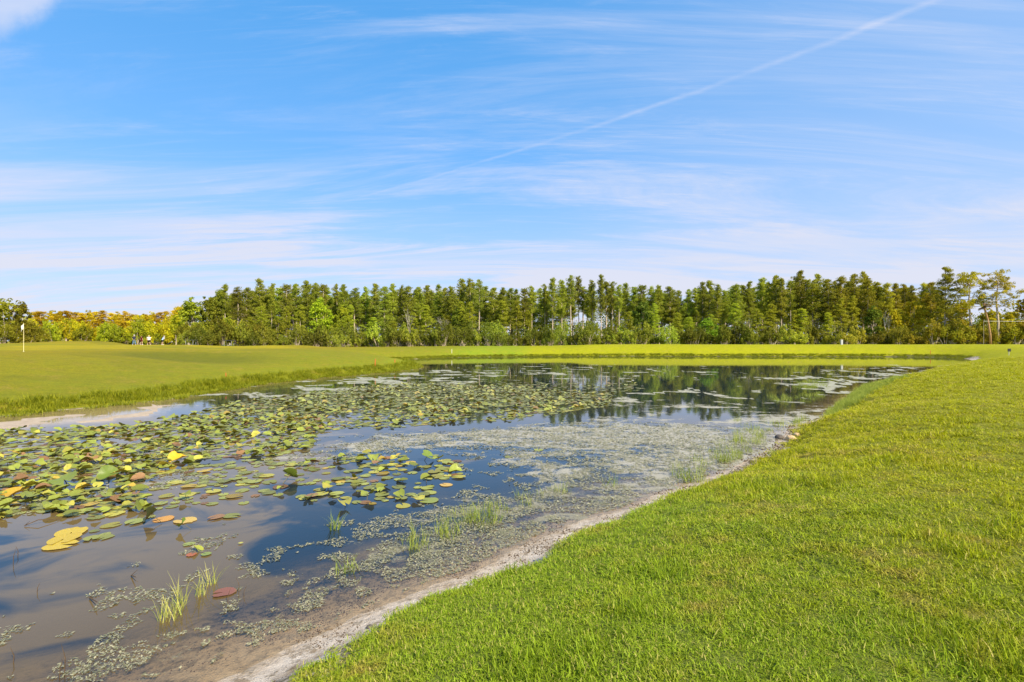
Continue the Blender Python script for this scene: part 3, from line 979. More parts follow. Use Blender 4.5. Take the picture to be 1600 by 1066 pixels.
# left distant wood beyond the green
for i, (px, py) in enumerate(LEFT_TOPS):
    D = 165 + rnd.uniform(-6, 6)
    x = at(px, D)
    ztop = CAMH + (HY - py + 1) * D / F
    if rnd.random() < .45:
        pair, h0, s_ = BROAD[rnd.randrange(4)], 9, rnd.uniform(.85, 1.15)
    else:
        pair, h0, s_ = PINES[rnd.choice((1, 3, 6, 4))], 18, rnd.uniform(1.0, 1.35)
    plant('golden_tree', pair, x, D, s_, (ztop - gz(x, D)) / h0, 'golden-cast tree in the distant wood beyond the green, ' + ('near the flagstick' if px < 90 else 'left of the players' if px < 195 else 'behind the players' if px < 262 else 'right of the players'), 'tree',
          'golden-cast trees beyond the putting green', (2.15, 1.42, .5))  # yellow cast of the left side painted into the crown tint
for i in range(34):
    px = 30 + 270 * (i + rnd.random()) / 34
    D = 150 + rnd.uniform(-6, 5)
    x = at(px, D)
    plant('golden_shrub', SHRUB[rnd.randrange(5)], x, D, rnd.uniform(.9, 1.4), rnd.uniform(1.2, 2.4), rnd.choice(('rounded', 'ragged', 'low', 'upright')) + ' shrub at the foot of the distant golden wood, ' + ('near the flagstick' if px < 90 else 'left of the players' if px < 195 else 'behind the players' if px < 262 else 'right of the players'), 'shrub',
          'shrubs below the golden wood', rnd.choice(((2.3, 1.85, .6), (1.6, 1.5, .7), (1.2, 1.15, .6))))
# dark big trees at the very left
for px, py, D, s_, lab in ((-22, 474, 118, 1.2, 'dark green tree cut by the left border behind the flag'), (8, 470, 115, 1.15, 'dark rounded tree left of the flagstick, taller than its neighbours'),
                       (33, 474, 117, .95, 'dark green tree right behind the white golf flag')):
    x = at(px, D)
    plant('oak_tree', BROAD[rnd.randrange(3)], x, D, s_, (CAMH + (HY - py + 1) * D / F - gz(x, D)) / 9, lab, 'tree', None, (1.15, .92, .7))
for px, D in ((-10, 112), (5, 110), (22, 113), (42, 116), (55, 120)):
    x = at(px, D)
    plant('dark_shrub', SHRUB[rnd.randrange(5)], x, D, 1.1, 1.2, 'dark bush under the big trees at the left border', 'shrub', 'bushes under the left trees', (1.2, 1.0, .7))
# broad light tree at the left corner of the dense wood
for px, py, D, s_, lab, c_ in ((300, 465, 128, 1.3, 'rounded light green tree with sky gaps at the left corner of the dense wood', (1.3, 1.25, .8)),
                           (328, 462, 130, 1.15, 'light green tree joining the left corner tree to the pines', (1.0, 1.0, .8)),
                           (344, 456, 134, 1.2, 'deep green full tree between the left corner trees and the first pines', (1.0, 1.0, .8)),
                           (288, 478, 130, 1.0, 'drooping yellow green tree at the outermost left corner of the dense wood', (1.6, 1.4, .7)),
                           (275, 492, 140, .8, 'small yellow green tree left of the wood corner', (2.0, 1.6, .6)),
                           (500, 468, 126, 1.15, 'bright lime green broadleaf tree in front of the left pines', (1.55, 1.6, .75)),
                           (535, 478, 127, .9, 'bright lime green broadleaf tree just right of the larger lime one', (1.5, 1.5, .75)),
                           (433, 498, 122, .85, 'olive green round tree low at the left front of the wood', (1.2, 1.1, .8)),
                           (718, 478, 127, .9, 'deep green broad tree right of the pale bare tree', (.75, .85, .8)),
                           (1005, 470, 128, 1.05, 'dark dense broad tree right of the tall middle pines', (.6, .68, .8)),
                           (1105, 498, 122, .95, 'large bright green rounded bush-like tree right of the middle', (.95, 1.2, .8)),
                           (1365, 478, 122, .95, 'dark green tree with a flat spreading crown on the right', (.65, .75, .7)),
                           (1425, 470, 124, 1.0, 'golden green tree left of the big dark cypress', (2.2, 1.6, .6)),
                           (1398, 482, 123, .8, 'yellow green leafy tree with pale stems on the right', (2.1, 1.55, .6))):
    x = at(px, D)
    plant('broadleaf_tree', BROAD[rnd.randrange(4)], x, D, s_, (CAMH + (HY - py) * D / F - gz(x, D)) / 9, lab, 'tree', None, c_)
# understory along the edge of the wood
nsh = 118
for i in range(nsh):
    px = 288 + (1470 - 288) * (i + rnd.random() * .9) / nsh
    D = rnd.choice((117, 119, 121, 124))
    x = at(px, D)
    warm_cast = max(0, (px - 1150) / 330) * .6 + max(0, (480 - px) / 400) * .2
    v_ = rnd.choice((.65, .75, .85, 1.0, 1.3, 1.65))
    tall = rnd.choice((.8, 1.0, 1.25, 1.5))
    plant('forest_shrub', SHRUB[rnd.randrange(5)], x, D, rnd.uniform(.65, 1.15), tall,
          ('bright green' if v_ > 1.2 else 'dark green') + ' wood edge bush ' + place_words(px), 'shrub', 'bushes along the edge of the wood',
          (v_ * (1 + .8 * warm_cast), v_ * (1 + .2 * warm_cast), v_))
# dense dark undergrowth deeper in: nobody could count it
rg = np.random.default_rng(55)
cen = []; rad = []
for i in range(1050):
    px = rg.uniform(290, 1640) if i < 900 else rg.uniform(285, 430); D = rg.uniform(128, 172)
    top_ = 4.8 if D < 148 or px < 305 else (6.5 if 840 < px < 985 else 10.0)
    x = at(px, D); cen.append((x, D, 1.4 + rg.uniform(0, top_))); rad.append(rg.uniform(1.1, 2.4))
for i in range(900):
    px = rg.uniform(345, 1600); D = rg.uniform(160, 190)
    if 842 < px < 980 and i % 3: continue
    x = at(px, D); cen.append((x, D, 1.5 + rg.uniform(0, 13.5 if px < 1500 else 9))); rad.append(rg.uniform(1.4, 2.6))
for i in range(90):
    px = rg.uniform(-40, 300); D = rg.uniform(158, 180)
    x = at(px, D); cen.append((x, D, 1.6 + rg.uniform(0, 4.6))); rad.append(rg.uniform(.9, 1.9))
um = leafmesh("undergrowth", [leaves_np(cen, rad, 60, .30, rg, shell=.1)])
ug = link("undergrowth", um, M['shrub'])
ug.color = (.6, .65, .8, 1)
tag(ug, 'dark tangled undergrowth between the trunks deep in the wood', 'undergrowth', kind='stuff')

for i in range(14):
    px = 284 + 140 * (i + rnd.random()) / 14
    D = rnd.choice((120, 123, 127)); x = at(px, D); v_ = rnd.choice((.75, 1.0, 1.3))
    plant('forest_shrub', SHRUB[rnd.randrange(5)], x, D, rnd.uniform(.9, 1.3), rnd.uniform(1.3, 2.0), rnd.choice(('full', 'leaning', 'tall')) + ' leafy bush at the left corner of the wood, behind the golf carts', 'shrub', 'bushes along the edge of the wood', (1.25 * v_, 1.1 * v_, .8 * v_))
# pale bare trees and snags
for i, (px, py, D, lab) in enumerate(((692, 484, 118, 'pale leafless forked tree standing alone at the front of the wood'), (900, 482, 121, 'grey leafless branchy tree below the tallest middle pines'),
                               (1388, 478, 119, 'pale leafless tree on the right in front of golden foliage'), (640, 476, 122, 'thin pale dead trunk left of the forked bare tree'),
                               (590, 500, 120, 'low grey dead branches at the wood edge left of the middle'), (1170, 488, 121, 'white forked bare stem in the right half of the wood'))):
    x = at(px, D)
    Hh = CAMH + (HY - py) * D / F - gz(x, D)
    e = bpy.data.objects.new('bare_tree', None); COL.objects.link(e)
    e.location = (x, D, gz(x, D)); tag(e, lab, 'tree')
    bmn = make_bare(400 + i, Hh * .82, .6 if i != 4 else 1.2)
    link('branches', bmn, M['palebark'], e)

# right-hand group: big dark cypress, two open old pines, palm, edge tree
px, py, D = 1477, 419, 118
x = at(px, D)
tm, cm = make_pine(501, 18, 3.7, .16, 'cone'); tm.materials.append(M['bark']); cm.materials.append(M['pine'])
plant('cypress_tree', (tm, cm), x, D, 1.15, (CAMH + (HY - py) * D / F - gz(x, D)) / 18, 'big dark broad-based cypress with a narrow pointed top at the right', 'tree', None, (1.0, .85, .6))
for i, (px, py, D, lab) in enumerate(((1515, 424, 116, 'open-crowned tall old pine, left one of two beside the palm'), (1558, 422, 114, 'open-crowned tall old pine with clumped needles above the leaning palm'),)):
    rg = np.random.default_rng(520 + i); rr_ = random.Random(520 + i)
    x = at(px, D); Hh = CAMH + (HY - py) * D / F - gz(x, D)
    mb = MB(); cen = []; rad = []
    mb.tube([(0, 0, -.3), (.25, 0, Hh * .3), (-.1, .1, Hh * .6), (.2, 0, Hh * .86)], [.27, .22, .17, .08], 7)
    for b in range(40):
        t = rr_.uniform(.50, .98); az = rr_.uniform(0, 6.28)
        L = rr_.uniform(1.2, 3.8) * math.sin(min(1, (1.08 - t) * 2.6) * math.pi / 2)
        p0 = Vector((.1, .05, Hh * min(t, .84) * .97)); tip = Vector((math.cos(az) * L, math.sin(az) * L, Hh * t))
        mb.tube([p0, p0.lerp(tip, .5) + Vector((0, 0, -.1)), tip], [.07, .05, .02], 4, False)
        for _ in range(4):
            cen.append(tip + Vector((rr_.gauss(0, .5), rr_.gauss(0, .5), rr_.gauss(0, .32)))); rad.append(rr_.uniform(.38, .7))
    cm = leafmesh("pine_crown", [leaves_np(cen, rad, 46, .13, rg, squash=(1, 1, .7), shell=.2)])
    tm = mb.mesh("pine_trunk", True); tm.materials.append(M['bark']); cm.materials.append(M['pine'])
    plant('pine_tree', (tm, cm), x, D, 1, 1, lab, 'tree', None, (1.45, 1.1, .6), rot=0)
px, py, D = 1606, 459, 112
x = at(px, D)
plant('oak_tree', BROAD[1], x, D, .9, (CAMH + (HY - py) * D / F - gz(x, D)) / 9, 'dark brown-green tree cut by the right border', 'tree', None, (1.5, .9, .6))
for i in range(24):
    px = 1450 + 190 * (i + rnd.random()) / 24
    D = rnd.choice((112, 115, 119)); x = at(px, D)
    v_ = rnd.choice((.7, .9, 1.2))
    plant('dark_shrub', SHRUB[rnd.randrange(5)], x, D, rnd.uniform(.9, 1.3), rnd.uniform(1.0, 1.7), rnd.choice(('dense', 'broad', 'ragged')) + ' dark bush on the right, ' + ('below the big cypress' if px < 1500 else 'left of the leaning palm' if px < 1540 else 'right of the leaning palm' if px < 1585 else 'at the right border'), 'shrub', 'bushes under the right trees', (1.35 * v_, 1.1 * v_, .7 * v_))
for i, (px, py, D) in enumerate(((1500, 470, 124), (1545, 482, 122), (1580, 486, 121), (1620, 480, 122), (1470, 480, 125), (1640, 470, 130))):
    x = at(px, D)
    plant('broadleaf_tree', BROAD[i % 4], x, D, 1, (CAMH + (HY - py) * D / F - gz(x, D)) / 9, 'golden green tree in the thicket behind the leaning palm', 'tree', 'trees of the right thicket', (1.8, 1.3, .6))

# palm
px, D = 1546, 108
x = at(px, D); z0 = gz(x, D)
pe = bpy.data.objects.new('palm_tree', None); COL.objects.link(pe); pe.location = (x, D, z0)
tag(pe, 'leaning cabbage palm with a bare reddish trunk and drooping brown fronds', 'palm')
topz = CAMH + (HY - 473) * D / F - z0
mb = MB()
mb.tube([(.25, 0, -.3), (.15, 0, topz * .25), (-.35, 0, topz * .6), (-1.0, 0, topz * .86), (-1.15, 0, topz)], [.24, .2, .17, .18, .2], 8)
mb.build('trunk', M['palmbark'], pe, True)
fr_ = random.Random(3)
for i in range(30):
    mb = MB()
    az = i * 2.39996; el = fr_.uniform(-1.0, 1.1)
    d = Vector((math.cos(az) * math.cos(el), math.sin(az) * math.cos(el), math.sin(el)))
    c = Vector((-1.15, 0, topz)); L = fr_.uniform(.9, 1.3)
    hub = c + d * L
    mb.tube([c, c + d * L * .6 + Vector((0, 0, .06)), hub], [.025, .02, .015], 3, False)
    side = d.cross(Vector((0, 0, 1))).normalized(); up = side.cross(d)
    for s_ in range(11):
        a = (s_ - 5) / 5 * 1.35
        ld = (d * math.cos(a) + side * math.sin(a)).normalized()
        ll = fr_.uniform(.55, .8) * (1 - .25 * abs(a))
        wv = (side * math.cos(a) - d * math.sin(a)) * .05
        m1 = hub + ld * ll * .55; tp = hub + ld * ll + Vector((0, 0, -.22))
        mb.add([hub, m1 + wv, tp, m1 - wv], [(0, 1, 2, 3)])
    o = mb.build('frond', M['palm'], pe)
    o.color = (1.5, .95, .6, 1) if el < .1 else (1.15, 1.1, .7, 1)

# ------------------------------------------------------------------ golf course things
M['white'] = principled("white_paint", (0.82, 0.80, 0.72), .5, .3, nvar=.06)
M['yellowpole'] = principled("pale_yellow_pole", (0.80, 0.72, 0.38), .45, .4, nvar=.06)
M['red'] = principled("red_stake_paint", (0.62, 0.09, 0.03), .5, .3, nvar=.15)
M['black'] = principled("black_plastic", (0.02, 0.02, 0.022), .45, .4, nvar=.2)
M['darkgreen'] = principled("dark_green_paint", (0.03, 0.06, 0.03), .5, .4, nvar=.15)
M['grey'] = principled("grey_metal", (0.45, 0.46, 0.46), .5, .4, nvar=.1)
M['cartroof'] = principled('cart_roof', (.06, .06, .07), .4, .5, nvar=.1)
M['seat'] = principled("beige_seat_vinyl", (0.42, 0.36, 0.27), .55, .3, nvar=.08)
M['rubber'] = principled("rubber", (0.015, 0.015, 0.015), .8, .2)


def stake(px, pyb, D, hgt, mat, lab, rad_=.03, tilt=0.0):
    x = at(px, D); z = gz(x, D)
    mb = MB()
    mb.tube([(0, 0, -.1), (0, 0, hgt * .93), (0, 0, hgt)], [rad_, rad_, rad_ * .3], 6)
    o = mb.build('hazard_stake', mat, None, loc=(x, D, z), rot=(0, tilt, 0))
    tag(o, lab, 'stake', 'stakes marking the water hazard')


def land_D(px, py):
    """first distance at which the sight line through (px, py) meets land"""
    Ds = np.arange(8, 140, .25)
    xs = (px - 800) / F * Ds
    zs = height(xs, Ds)
    ray = CAMH - (py - HY) * Ds / F
    hit = np.where(zs >= ray)[0]
    return float(Ds[hit[0]]) if len(hit) else 100.0


stake(353, 590, land_D(353, 591), .30 * 1.0 + .02, M['red'], 'red stake on the left lawn slope above the lily pads', .018)
stake(586, 572, land_D(586, 573), .62, M['red'], 'red stake near the tip of the left bank, the left of two', .028, .04)
stake(617, 567, land_D(617, 567), .35, M['red'], 'short red stake beside the bare sandy tip of the left bank', .028)
stake(706, 551, land_D(706, 551.5), .7, M['white'], 'thin pale stake on the lawn across the pond', .03)
stake(1454, 552, land_D(1454, 552.5), .55, M['red'], 'red stake on the far bank near the right end of the pond', .03)

# flagstick on the green
fx, fy = at(37, 40), 40.0
fz = gz(fx, fy)
fe = bpy.data.objects.new('golf_flag', None); COL.objects.link(fe); fe.location = (fx, fy, fz)
tag(fe, 'white golf flag hanging from a pale pole on the putting green', 'golf flag')
mb = MB(); mb.tube([(0, 0, -.1), (0, 0, 1.2), (0, 0, 2.2)], [.016, .014, .011], 7); mb.tube([(0, 0, 2.2), (0, 0, 2.23)], [.018, .012], 7)
mb.build('flagpole', M['yellowpole'], fe)
mb = MB()
cols = 9
vs = []; fs = []
for i in range(cols):
    t = i / (cols - 1)
    for j in range(6):
        s_ = j / 5
        # a limp flag: sags down away from the pole
        vs.append((-.016 - t * .22, .05 * math.sin(t * 7 + s_ * 2) * t, 2.17 - s_ * (.42 - .10 * t) - .30 * t ** 1.3))
for i in range(cols - 1):
    for j in range(5):
        a = i * 6 + j
        fs.append((a, a + 6, a + 7, a + 1))
mb.add(vs, fs)
fo = mb.build('flag', M['white'], fe, True)
sm = fo.modifiers.new('thickness', 'SOLIDIFY'); sm.thickness = .004
mb = MB(); mb.tube([(0, 0, -.10), (0, 0, .006)], [.055, .055], 12); mb.build('hole_cup', M['white'], fe)

# small dark sign on the right lawn
sx = at(1577, 52); sz_ = gz(sx, 52)
se = bpy.data.objects.new('lawn_sign', None); COL.objects.link(se); se.location = (sx, 52, sz_); se.rotation_euler = (0, 0, .25)
tag(se, 'small dark square sign on a thin post at the far right of the lawn', 'sign')
mb = MB(); mb.box((0, 0, .52), (.42, .03, .30), 0, .008); mb.build('sign_board', M['black'], se)
mb = MB(); mb.box((0, .03, .26), (.04, .03, .56)); mb.build('post', M['grey'], se)
# utility pedestal on the far bank
ux = at(1315, 97); uz = gz(ux, 97)
ue = bpy.data.objects.new('utility_post', None); COL.objects.link(ue); ue.location = (ux, 97, uz)
tag(ue, 'short pale grey utility post on the crest of the far bank', 'utility post')
mb = MB(); mb.box((0, 0, .42), (.34, .3, 1.0), 0, .02); mb.build('cabinet', M['grey'], ue)
mb = MB(); mb.box((0, 0, .94), (.38, .34, .05), 0, .02); mb.build('cap', M['white'], ue)
mb = MB(); mb.box((0, 0, -.06), (.6, .5, .14)); mb.build('footing', M['grey'], ue)

# overhead cable at the right edge
cx0, cx1 = at(1537, 106), at(1760, 106)
ce = bpy.data.objects.new('overhead_cable', None); COL.objects.link(ce); ce.location = (cx0, 106, gz(cx0, 106))
tag(ce, 'white horizontal cable crossing in front of the trees at the right border', 'cable')
hz = CAMH + (HY - 501) * 106 / F - gz(cx0, 106)
mb = MB(); mb.tube([((cx1 - cx0) * t, 0, hz - .5 * math.sin(t * math.pi) * .1) for t in np.linspace(0, 1, 12)], .022, 5); mb.build('wire', M['white'], ce)
mb = MB(); mb.tube([(cx1 - cx0, 0, -.6), (cx1 - cx0, 0, hz + .5)], [.14, .1], 8); mb.tube([(0, 0, -1.), (0, 0, hz + .1)], [.035, .025], 6); mb.build('pole', M['bark'], ce)


# golf carts, seen side-on beyond the green
def golf_cart(px, D, lab, flip=1, mat_roof=None):
    x = at(px, D)
    z = gz(x, D)
    e = bpy.data.objects.new('golf_cart', None); COL.objects.link(e); e.location = (x, D, z); e.scale = (flip, 1, 1)
    tag(e, lab, 'golf cart', 'golf carts parked beyond the green')
    mb = MB(); mb.box((-.15, 0, .42), (1.9, 1.1, .28), 0, .05); mb.box((.95, 0, .60), (.5, 1.1, .5), 0, .12); mb.box((-.75, 0, .62), (.7, 1.1, .25), 0, .08); mb.build('body', M['darkgreen'], e)
    mb = MB(); mb.box((-.15, 0, 1.82), (2.3, 1.25, .10), 0, .03); mb.build('roof', M['cartroof'], e)
    for sx_ in (-1.0, .75):
        for sy_ in (-.52, .52):
            mb = MB(); mb.tube([(sx_ * .85, sy_, .5), (sx_ * .95, sy_, 1.8)], .03, 5); mb.build('roof_strut', M['grey'], e)
    mb = MB(); mb.box((-.2, 0, .74), (.5, 1.0, .14), 0, .05); mb.box((-.45, 0, 1.02), (.12, 1.0, .45), 0, .04); mb.build('seat', M['seat'], e)
    for wx in (-.8, .85):
        for wy in (-.5, .5):
            mb = MB(); mb.tube([(wx, wy - .09, .23), (wx, wy - .07, .23), (wx, wy + .07, .23), (wx, wy + .09, .23)], [.19, .23, .23, .19], 14); o = mb.build('wheel', M['rubber'], e)
            mb = MB(); mb.tube([(wx, wy - .1, .23), (wx, wy + .1, .23)], .11, 10); mb.build('rim', M['grey'], o)
    mb = MB(); mb.tube([(.62, .25, .8), (.45, .25, 1.05)], .02, 5)
    ring = [(.45 + .1 * math.sin(a) * .4, .25 + .17 * math.cos(a), 1.06 + .17 * math.sin(a) * .6) for a in np.linspace(0, 2 * math.pi, 13)]
    mb.tube(ring, .014, 5, False); mb.build('steering_wheel', M['black'], e)


golf_cart(299, 113, 'dark golf cart beyond the green, the left one of two, only its roof showing')
golf_cart(357, 113, 'dark golf cart beyond the green, the right one of two, by the wood corner', -1)

# ------------------------------------------------------------------ people
SKIN = principled("skin", (0.52, 0.33, 0.23), .55, .3)


def skinned(name, pts, edges, mat, parent, root=0, sub=2):
    me = bpy.data.meshes.new(name)
    me.from_pydata([p[0] for p in pts], edges, [])
    o = link(name, me, mat, parent)
    o.modifiers.new('skin', 'SKIN')
    me.skin_vertices or None
    for i, p in enumerate(pts):
        r = p[1]
        sv = me.skin_vertices[0].data[i]
        sv.radius = r if isinstance(r, tuple) else (r, r)
        sv.use_root = (i == root)
    s = o.modifiers.new('sub', 'SUBSURF'); s.levels = sub; s.render_levels = sub
    return o


def person(px, D, label, hgt, shirt, bottom, short, hat=None, hair=(.1, .07, .05), bend=0.0, arm='down', rz=0.0, wide=1.0, dress=False, stance=.1):
    x = at(px, D); z = gz(x, D)
    e = bpy.data.objects.new('person', None); COL.objects.link(e); e.location = (x, D, z); e.rotation_euler = (0, 0, rz)
    e.scale = (hgt / 1.75,) * 3
    tag(e, label, 'person')
    b = bend
    w_ = wide
    # faces +Y (away from the pond); bend leans forward
    def up(h, f=0):      # point on the bent spine
        t = max(0, h - .95)
        return Vector((0, f + math.sin(b) * t, min(h, .95) + math.cos(b) * t))
    J = {}
    pel = up(.95)
    pts = [(pel, (.14 * w_, .105)), (up(1.12), (.125 * w_, .095)), (up(1.32), (.15 * w_, .105)), (up(1.45), (.10 * w_, .075)), (up(1.52), (.05, .05)), (up(1.58), (.052, .055)), (up(1.66, .01), (.078, .092)), (up(1.74, .01), (.055, .065))]
    ed = [(i, i + 1) for i in range(7)]
    hands = []
    for s_ in (-1, 1):
        i0 = len(pts)
        sh = up(1.42) + Vector((s_ * .17 * w_, 0, 0))
        if arm == 'down':
            el = sh + Vector((s_ * .07, -.02, -.29)); wr = el + Vector((s_ * .0, .09, -.25))
        elif arm == 'front':
            el = sh + Vector((s_ * .08, .08, -.26)); wr = el + Vector((-s_ * .12, .22, -.08))
        else:
            el = sh + Vector((s_ * .14, -.02, -.24)); wr = el + Vector((-s_ * .10, .12, -.18))
        pm = wr + (wr - el).normalized() * .07
        pts += [(sh, .055), (el, .042), (wr, .028), (pm, (.035, .02))]
        ed += [(3, i0), (i0, i0 + 1), (i0 + 1, i0 + 2), (i0 + 2, i0 + 3)]
        hd = (wr - el).normalized()
        for f_ in range(4):
            q0 = len(pts)
            off = Vector((0, (f_ - 1.5) * .018, 0))
            Lf = (.062, .07, .066, .052)[f_]
            pts += [(pm + hd * .03 + off, .009), (pm + hd * (.03 + Lf) + off + Vector((-s_ * .02, 0, 0)), .0075)]
            ed += [(i0 + 3, q0), (q0, q0 + 1)]
        q0 = len(pts)
        pts += [(wr + hd * .06 + Vector((0, .04, 0)), .010)]; ed += [(i0 + 3, q0)]
        i0 = len(pts)
        hp = pel + Vector((s_ * .09, 0, -.07)); kn = Vector((s_ * (.1 + stance * .4), pel.y * .6 + .03, .50)); an = Vector((s_ * (.1 + stance), 0, .09)); toe = an + Vector((s_ * .02, .17, -.05))
        pts += [(hp, .095), (kn, .06), (an, .042), (toe, (.045, .03))]
        ed += [(0, i0), (i0, i0 + 1), (i0 + 1, i0 + 2), (i0 + 2, i0 + 3)]
    skinned('body', pts, ed, SKIN, e)
    hc = up(1.66, .01)
    # face: eyes, nose, mouth and ears, looking away from the pond
    mb = MB()
    for s_ in (-1, 1):
        mb.blob(hc + Vector((s_ * .085, 0, 0)), (.014, .025, .035))
    mb.blob(hc + Vector((0, .105, -.02)), (.014, .02, .024)); mb.build('face_features', SKIN, e, True)
    mb = MB()
    for s_ in (-1, 1): mb.blob(hc + Vector((s_ * .032, .088, .012)), (.012, .010, .008))
    mb.build('eyes', M['black'], e, True)
    shirtm = principled("cloth_shirt", shirt, .85, .1, nvar=.12, nscale=12, bump=.2)
    botm = principled("cloth_bottom", bottom, .85, .1, nvar=.12, nscale=12, bump=.2)
    # shirt
    top_ = [(up(.90), (.17 * w_, .14)), (up(1.0), (.165 * w_, .135)), (up(1.12), (.15 * w_, .12)), (up(1.32), (.17 * w_, .125)), (up(1.45), (.12 * w_, .09)), (up(1.50), (.07, .065))]
    te = [(0, 1), (1, 2), (2, 3), (3, 4), (4, 5)]
    for s_ in (-1, 1):
        i0 = len(top_)
        sh = up(1.42) + Vector((s_ * .17 * w_, 0, 0))
        el = sh + (Vector((s_ * .07, -.02, -.22)) if arm == 'down' else Vector((s_ * .08, .06, -.20)))
        top_ += [(sh, .075), (sh.lerp(el, .85), .066)]
        te += [(4, i0), (i0, i0 + 1)]
    if not dress:
        skinned('shirt', top_, te, shirtm, e)
        lw = [(pel + Vector((0, 0, .03)), (.165 * w_, .13))]
        le = []
        for s_ in (-1, 1):
            i0 = len(lw)
            hp = pel + Vector((s_ * .09, 0, -.08)); kn = Vector((s_ * (.1 + stance * .4), pel.y * .6 + .03, .50)); an = Vector((s_ * (.1 + stance), 0, .12))
            if short:
                lw += [(hp, .115), (hp.lerp(kn, .9), .095)]; le += [(0, i0), (i0, i0 + 1)]
            else:
                lw += [(hp, .112), (kn, .08), (an, .068)]; le += [(0, i0), (i0, i0 + 1), (i0 + 1, i0 + 2)]
        skinned('shorts' if short else 'trousers', lw, le, botm, e)
    else:
        top_ = [(up(.62), (.24, .2)), (up(.8), (.2, .16))] + [(p, r) for p, r in top_]
        te = [(0, 1), (1, 2)] + [(a + 2, b_ + 2) for a, b_ in te]
        skinned('dress', top_, te, shirtm, e)
    for s_ in (-1, 1):
        mb = MB(); an = Vector((s_ * (.1 + stance), 0, .09))
        mb.blob(an + Vector((s_ * .01, .06, -.045)), (.055, .15, .05)); mb.build('shoe', M['white'], e, True)
    mb = MB(); mb.blob(hc + Vector((0, -.018, .028)), (.094, .104, .098), 10, 8); mb.build('hair', principled("hair", hair, .7, .2, nvar=.2), e, True)
    if hat:
        hm = principled("hat_cloth", hat, .8, .1, nvar=.06)
        mb = MB(); mb.blob(hc + Vector((0, 0, .065)), (.108, .118, .075), 12, 6)
        mb.tube([hc + Vector((0, .02, .052)), hc + Vector((0, .02, .062))], [.17, .165], 16)
        mb.build('hat', hm, e, True)
    return e


person(209.5, 93, 'person in a dark navy top, blue trousers and white cap, leftmost on the green', 1.8, (.03, .035, .06), (.10, .20, .36), False, hat=(.85, .84, .8), arm='front', bend=.12, rz=.5, wide=1.3)
person(221, 93.5, 'person in a dark maroon dress standing second from the left on the green', 1.66, (.09, .012, .012), (.09, .012, .012), True, hair=(.10, .04, .02), dress=True, rz=-.2, wide=1.2)
person(232.5, 92.5, 'broad person in a white shirt and black shorts seen from behind on the green', 1.70, (.78, .70, .68), (.015, .013, .02), True, hair=(.45, .36, .25), wide=1.7, stance=.16)
person(253.5, 93, 'person in a light blue shirt and pale hat leaning forward, rightmost on the green', 1.68, (.34, .46, .62), (.03, .03, .04), True, hat=(.8, .78, .68), bend=.5, arm='hip', rz=-.5, wide=1.45)

# bench between the players and a golf bag
bx_ = at(244.5, 94); bz = gz(bx_, 94)
be = bpy.data.objects.new('garden_bench', None); COL.objects.link(be); be.location = (bx_, 94, bz)
tag(be, 'small olive green bench between the two right players', 'bench')
for i in range(3):
    mb = MB(); mb.box((0, (i - 1) * .14, .62), (.95, .12, .035), 0, .006); mb.build('slat', M['darkgreen'], be)
for s_ in (-1, 1):
    for t_ in (-1, 1):
        mb = MB(); mb.box((s_ * .28, t_ * .13, .3), (.05, .05, .62)); mb.build('leg', M['darkgreen'], be)
bx_ = at(261.5, 93); bz = gz(bx_, 93)
be = bpy.data.objects.new('golf_bag', None); COL.objects.link(be); be.location = (bx_, 93, bz); be.rotation_euler = (0, math.radians(55), 0)
tag(be, 'dark golf bag leaning beside the rightmost player', 'golf bag')
mb = MB(); mb.tube([(0, 0, .02), (0, 0, .1), (0, 0, .75), (0, 0, .85)], [.11, .13, .12, .14], 12); mb.build('bag', M['black'], be, True)
for i in range(5):
    a = i * 1.25
    mb = MB(); mb.tube([(.05 * math.cos(a), .05 * math.sin(a), .6), (.07 * math.cos(a), .07 * math.sin(a), 1.02)], .008, 5); mb.blob((.07 * math.cos(a) + .02, .07 * math.sin(a), 1.05), (.045, .02, .03)); mb.build('club', M['grey'], be)

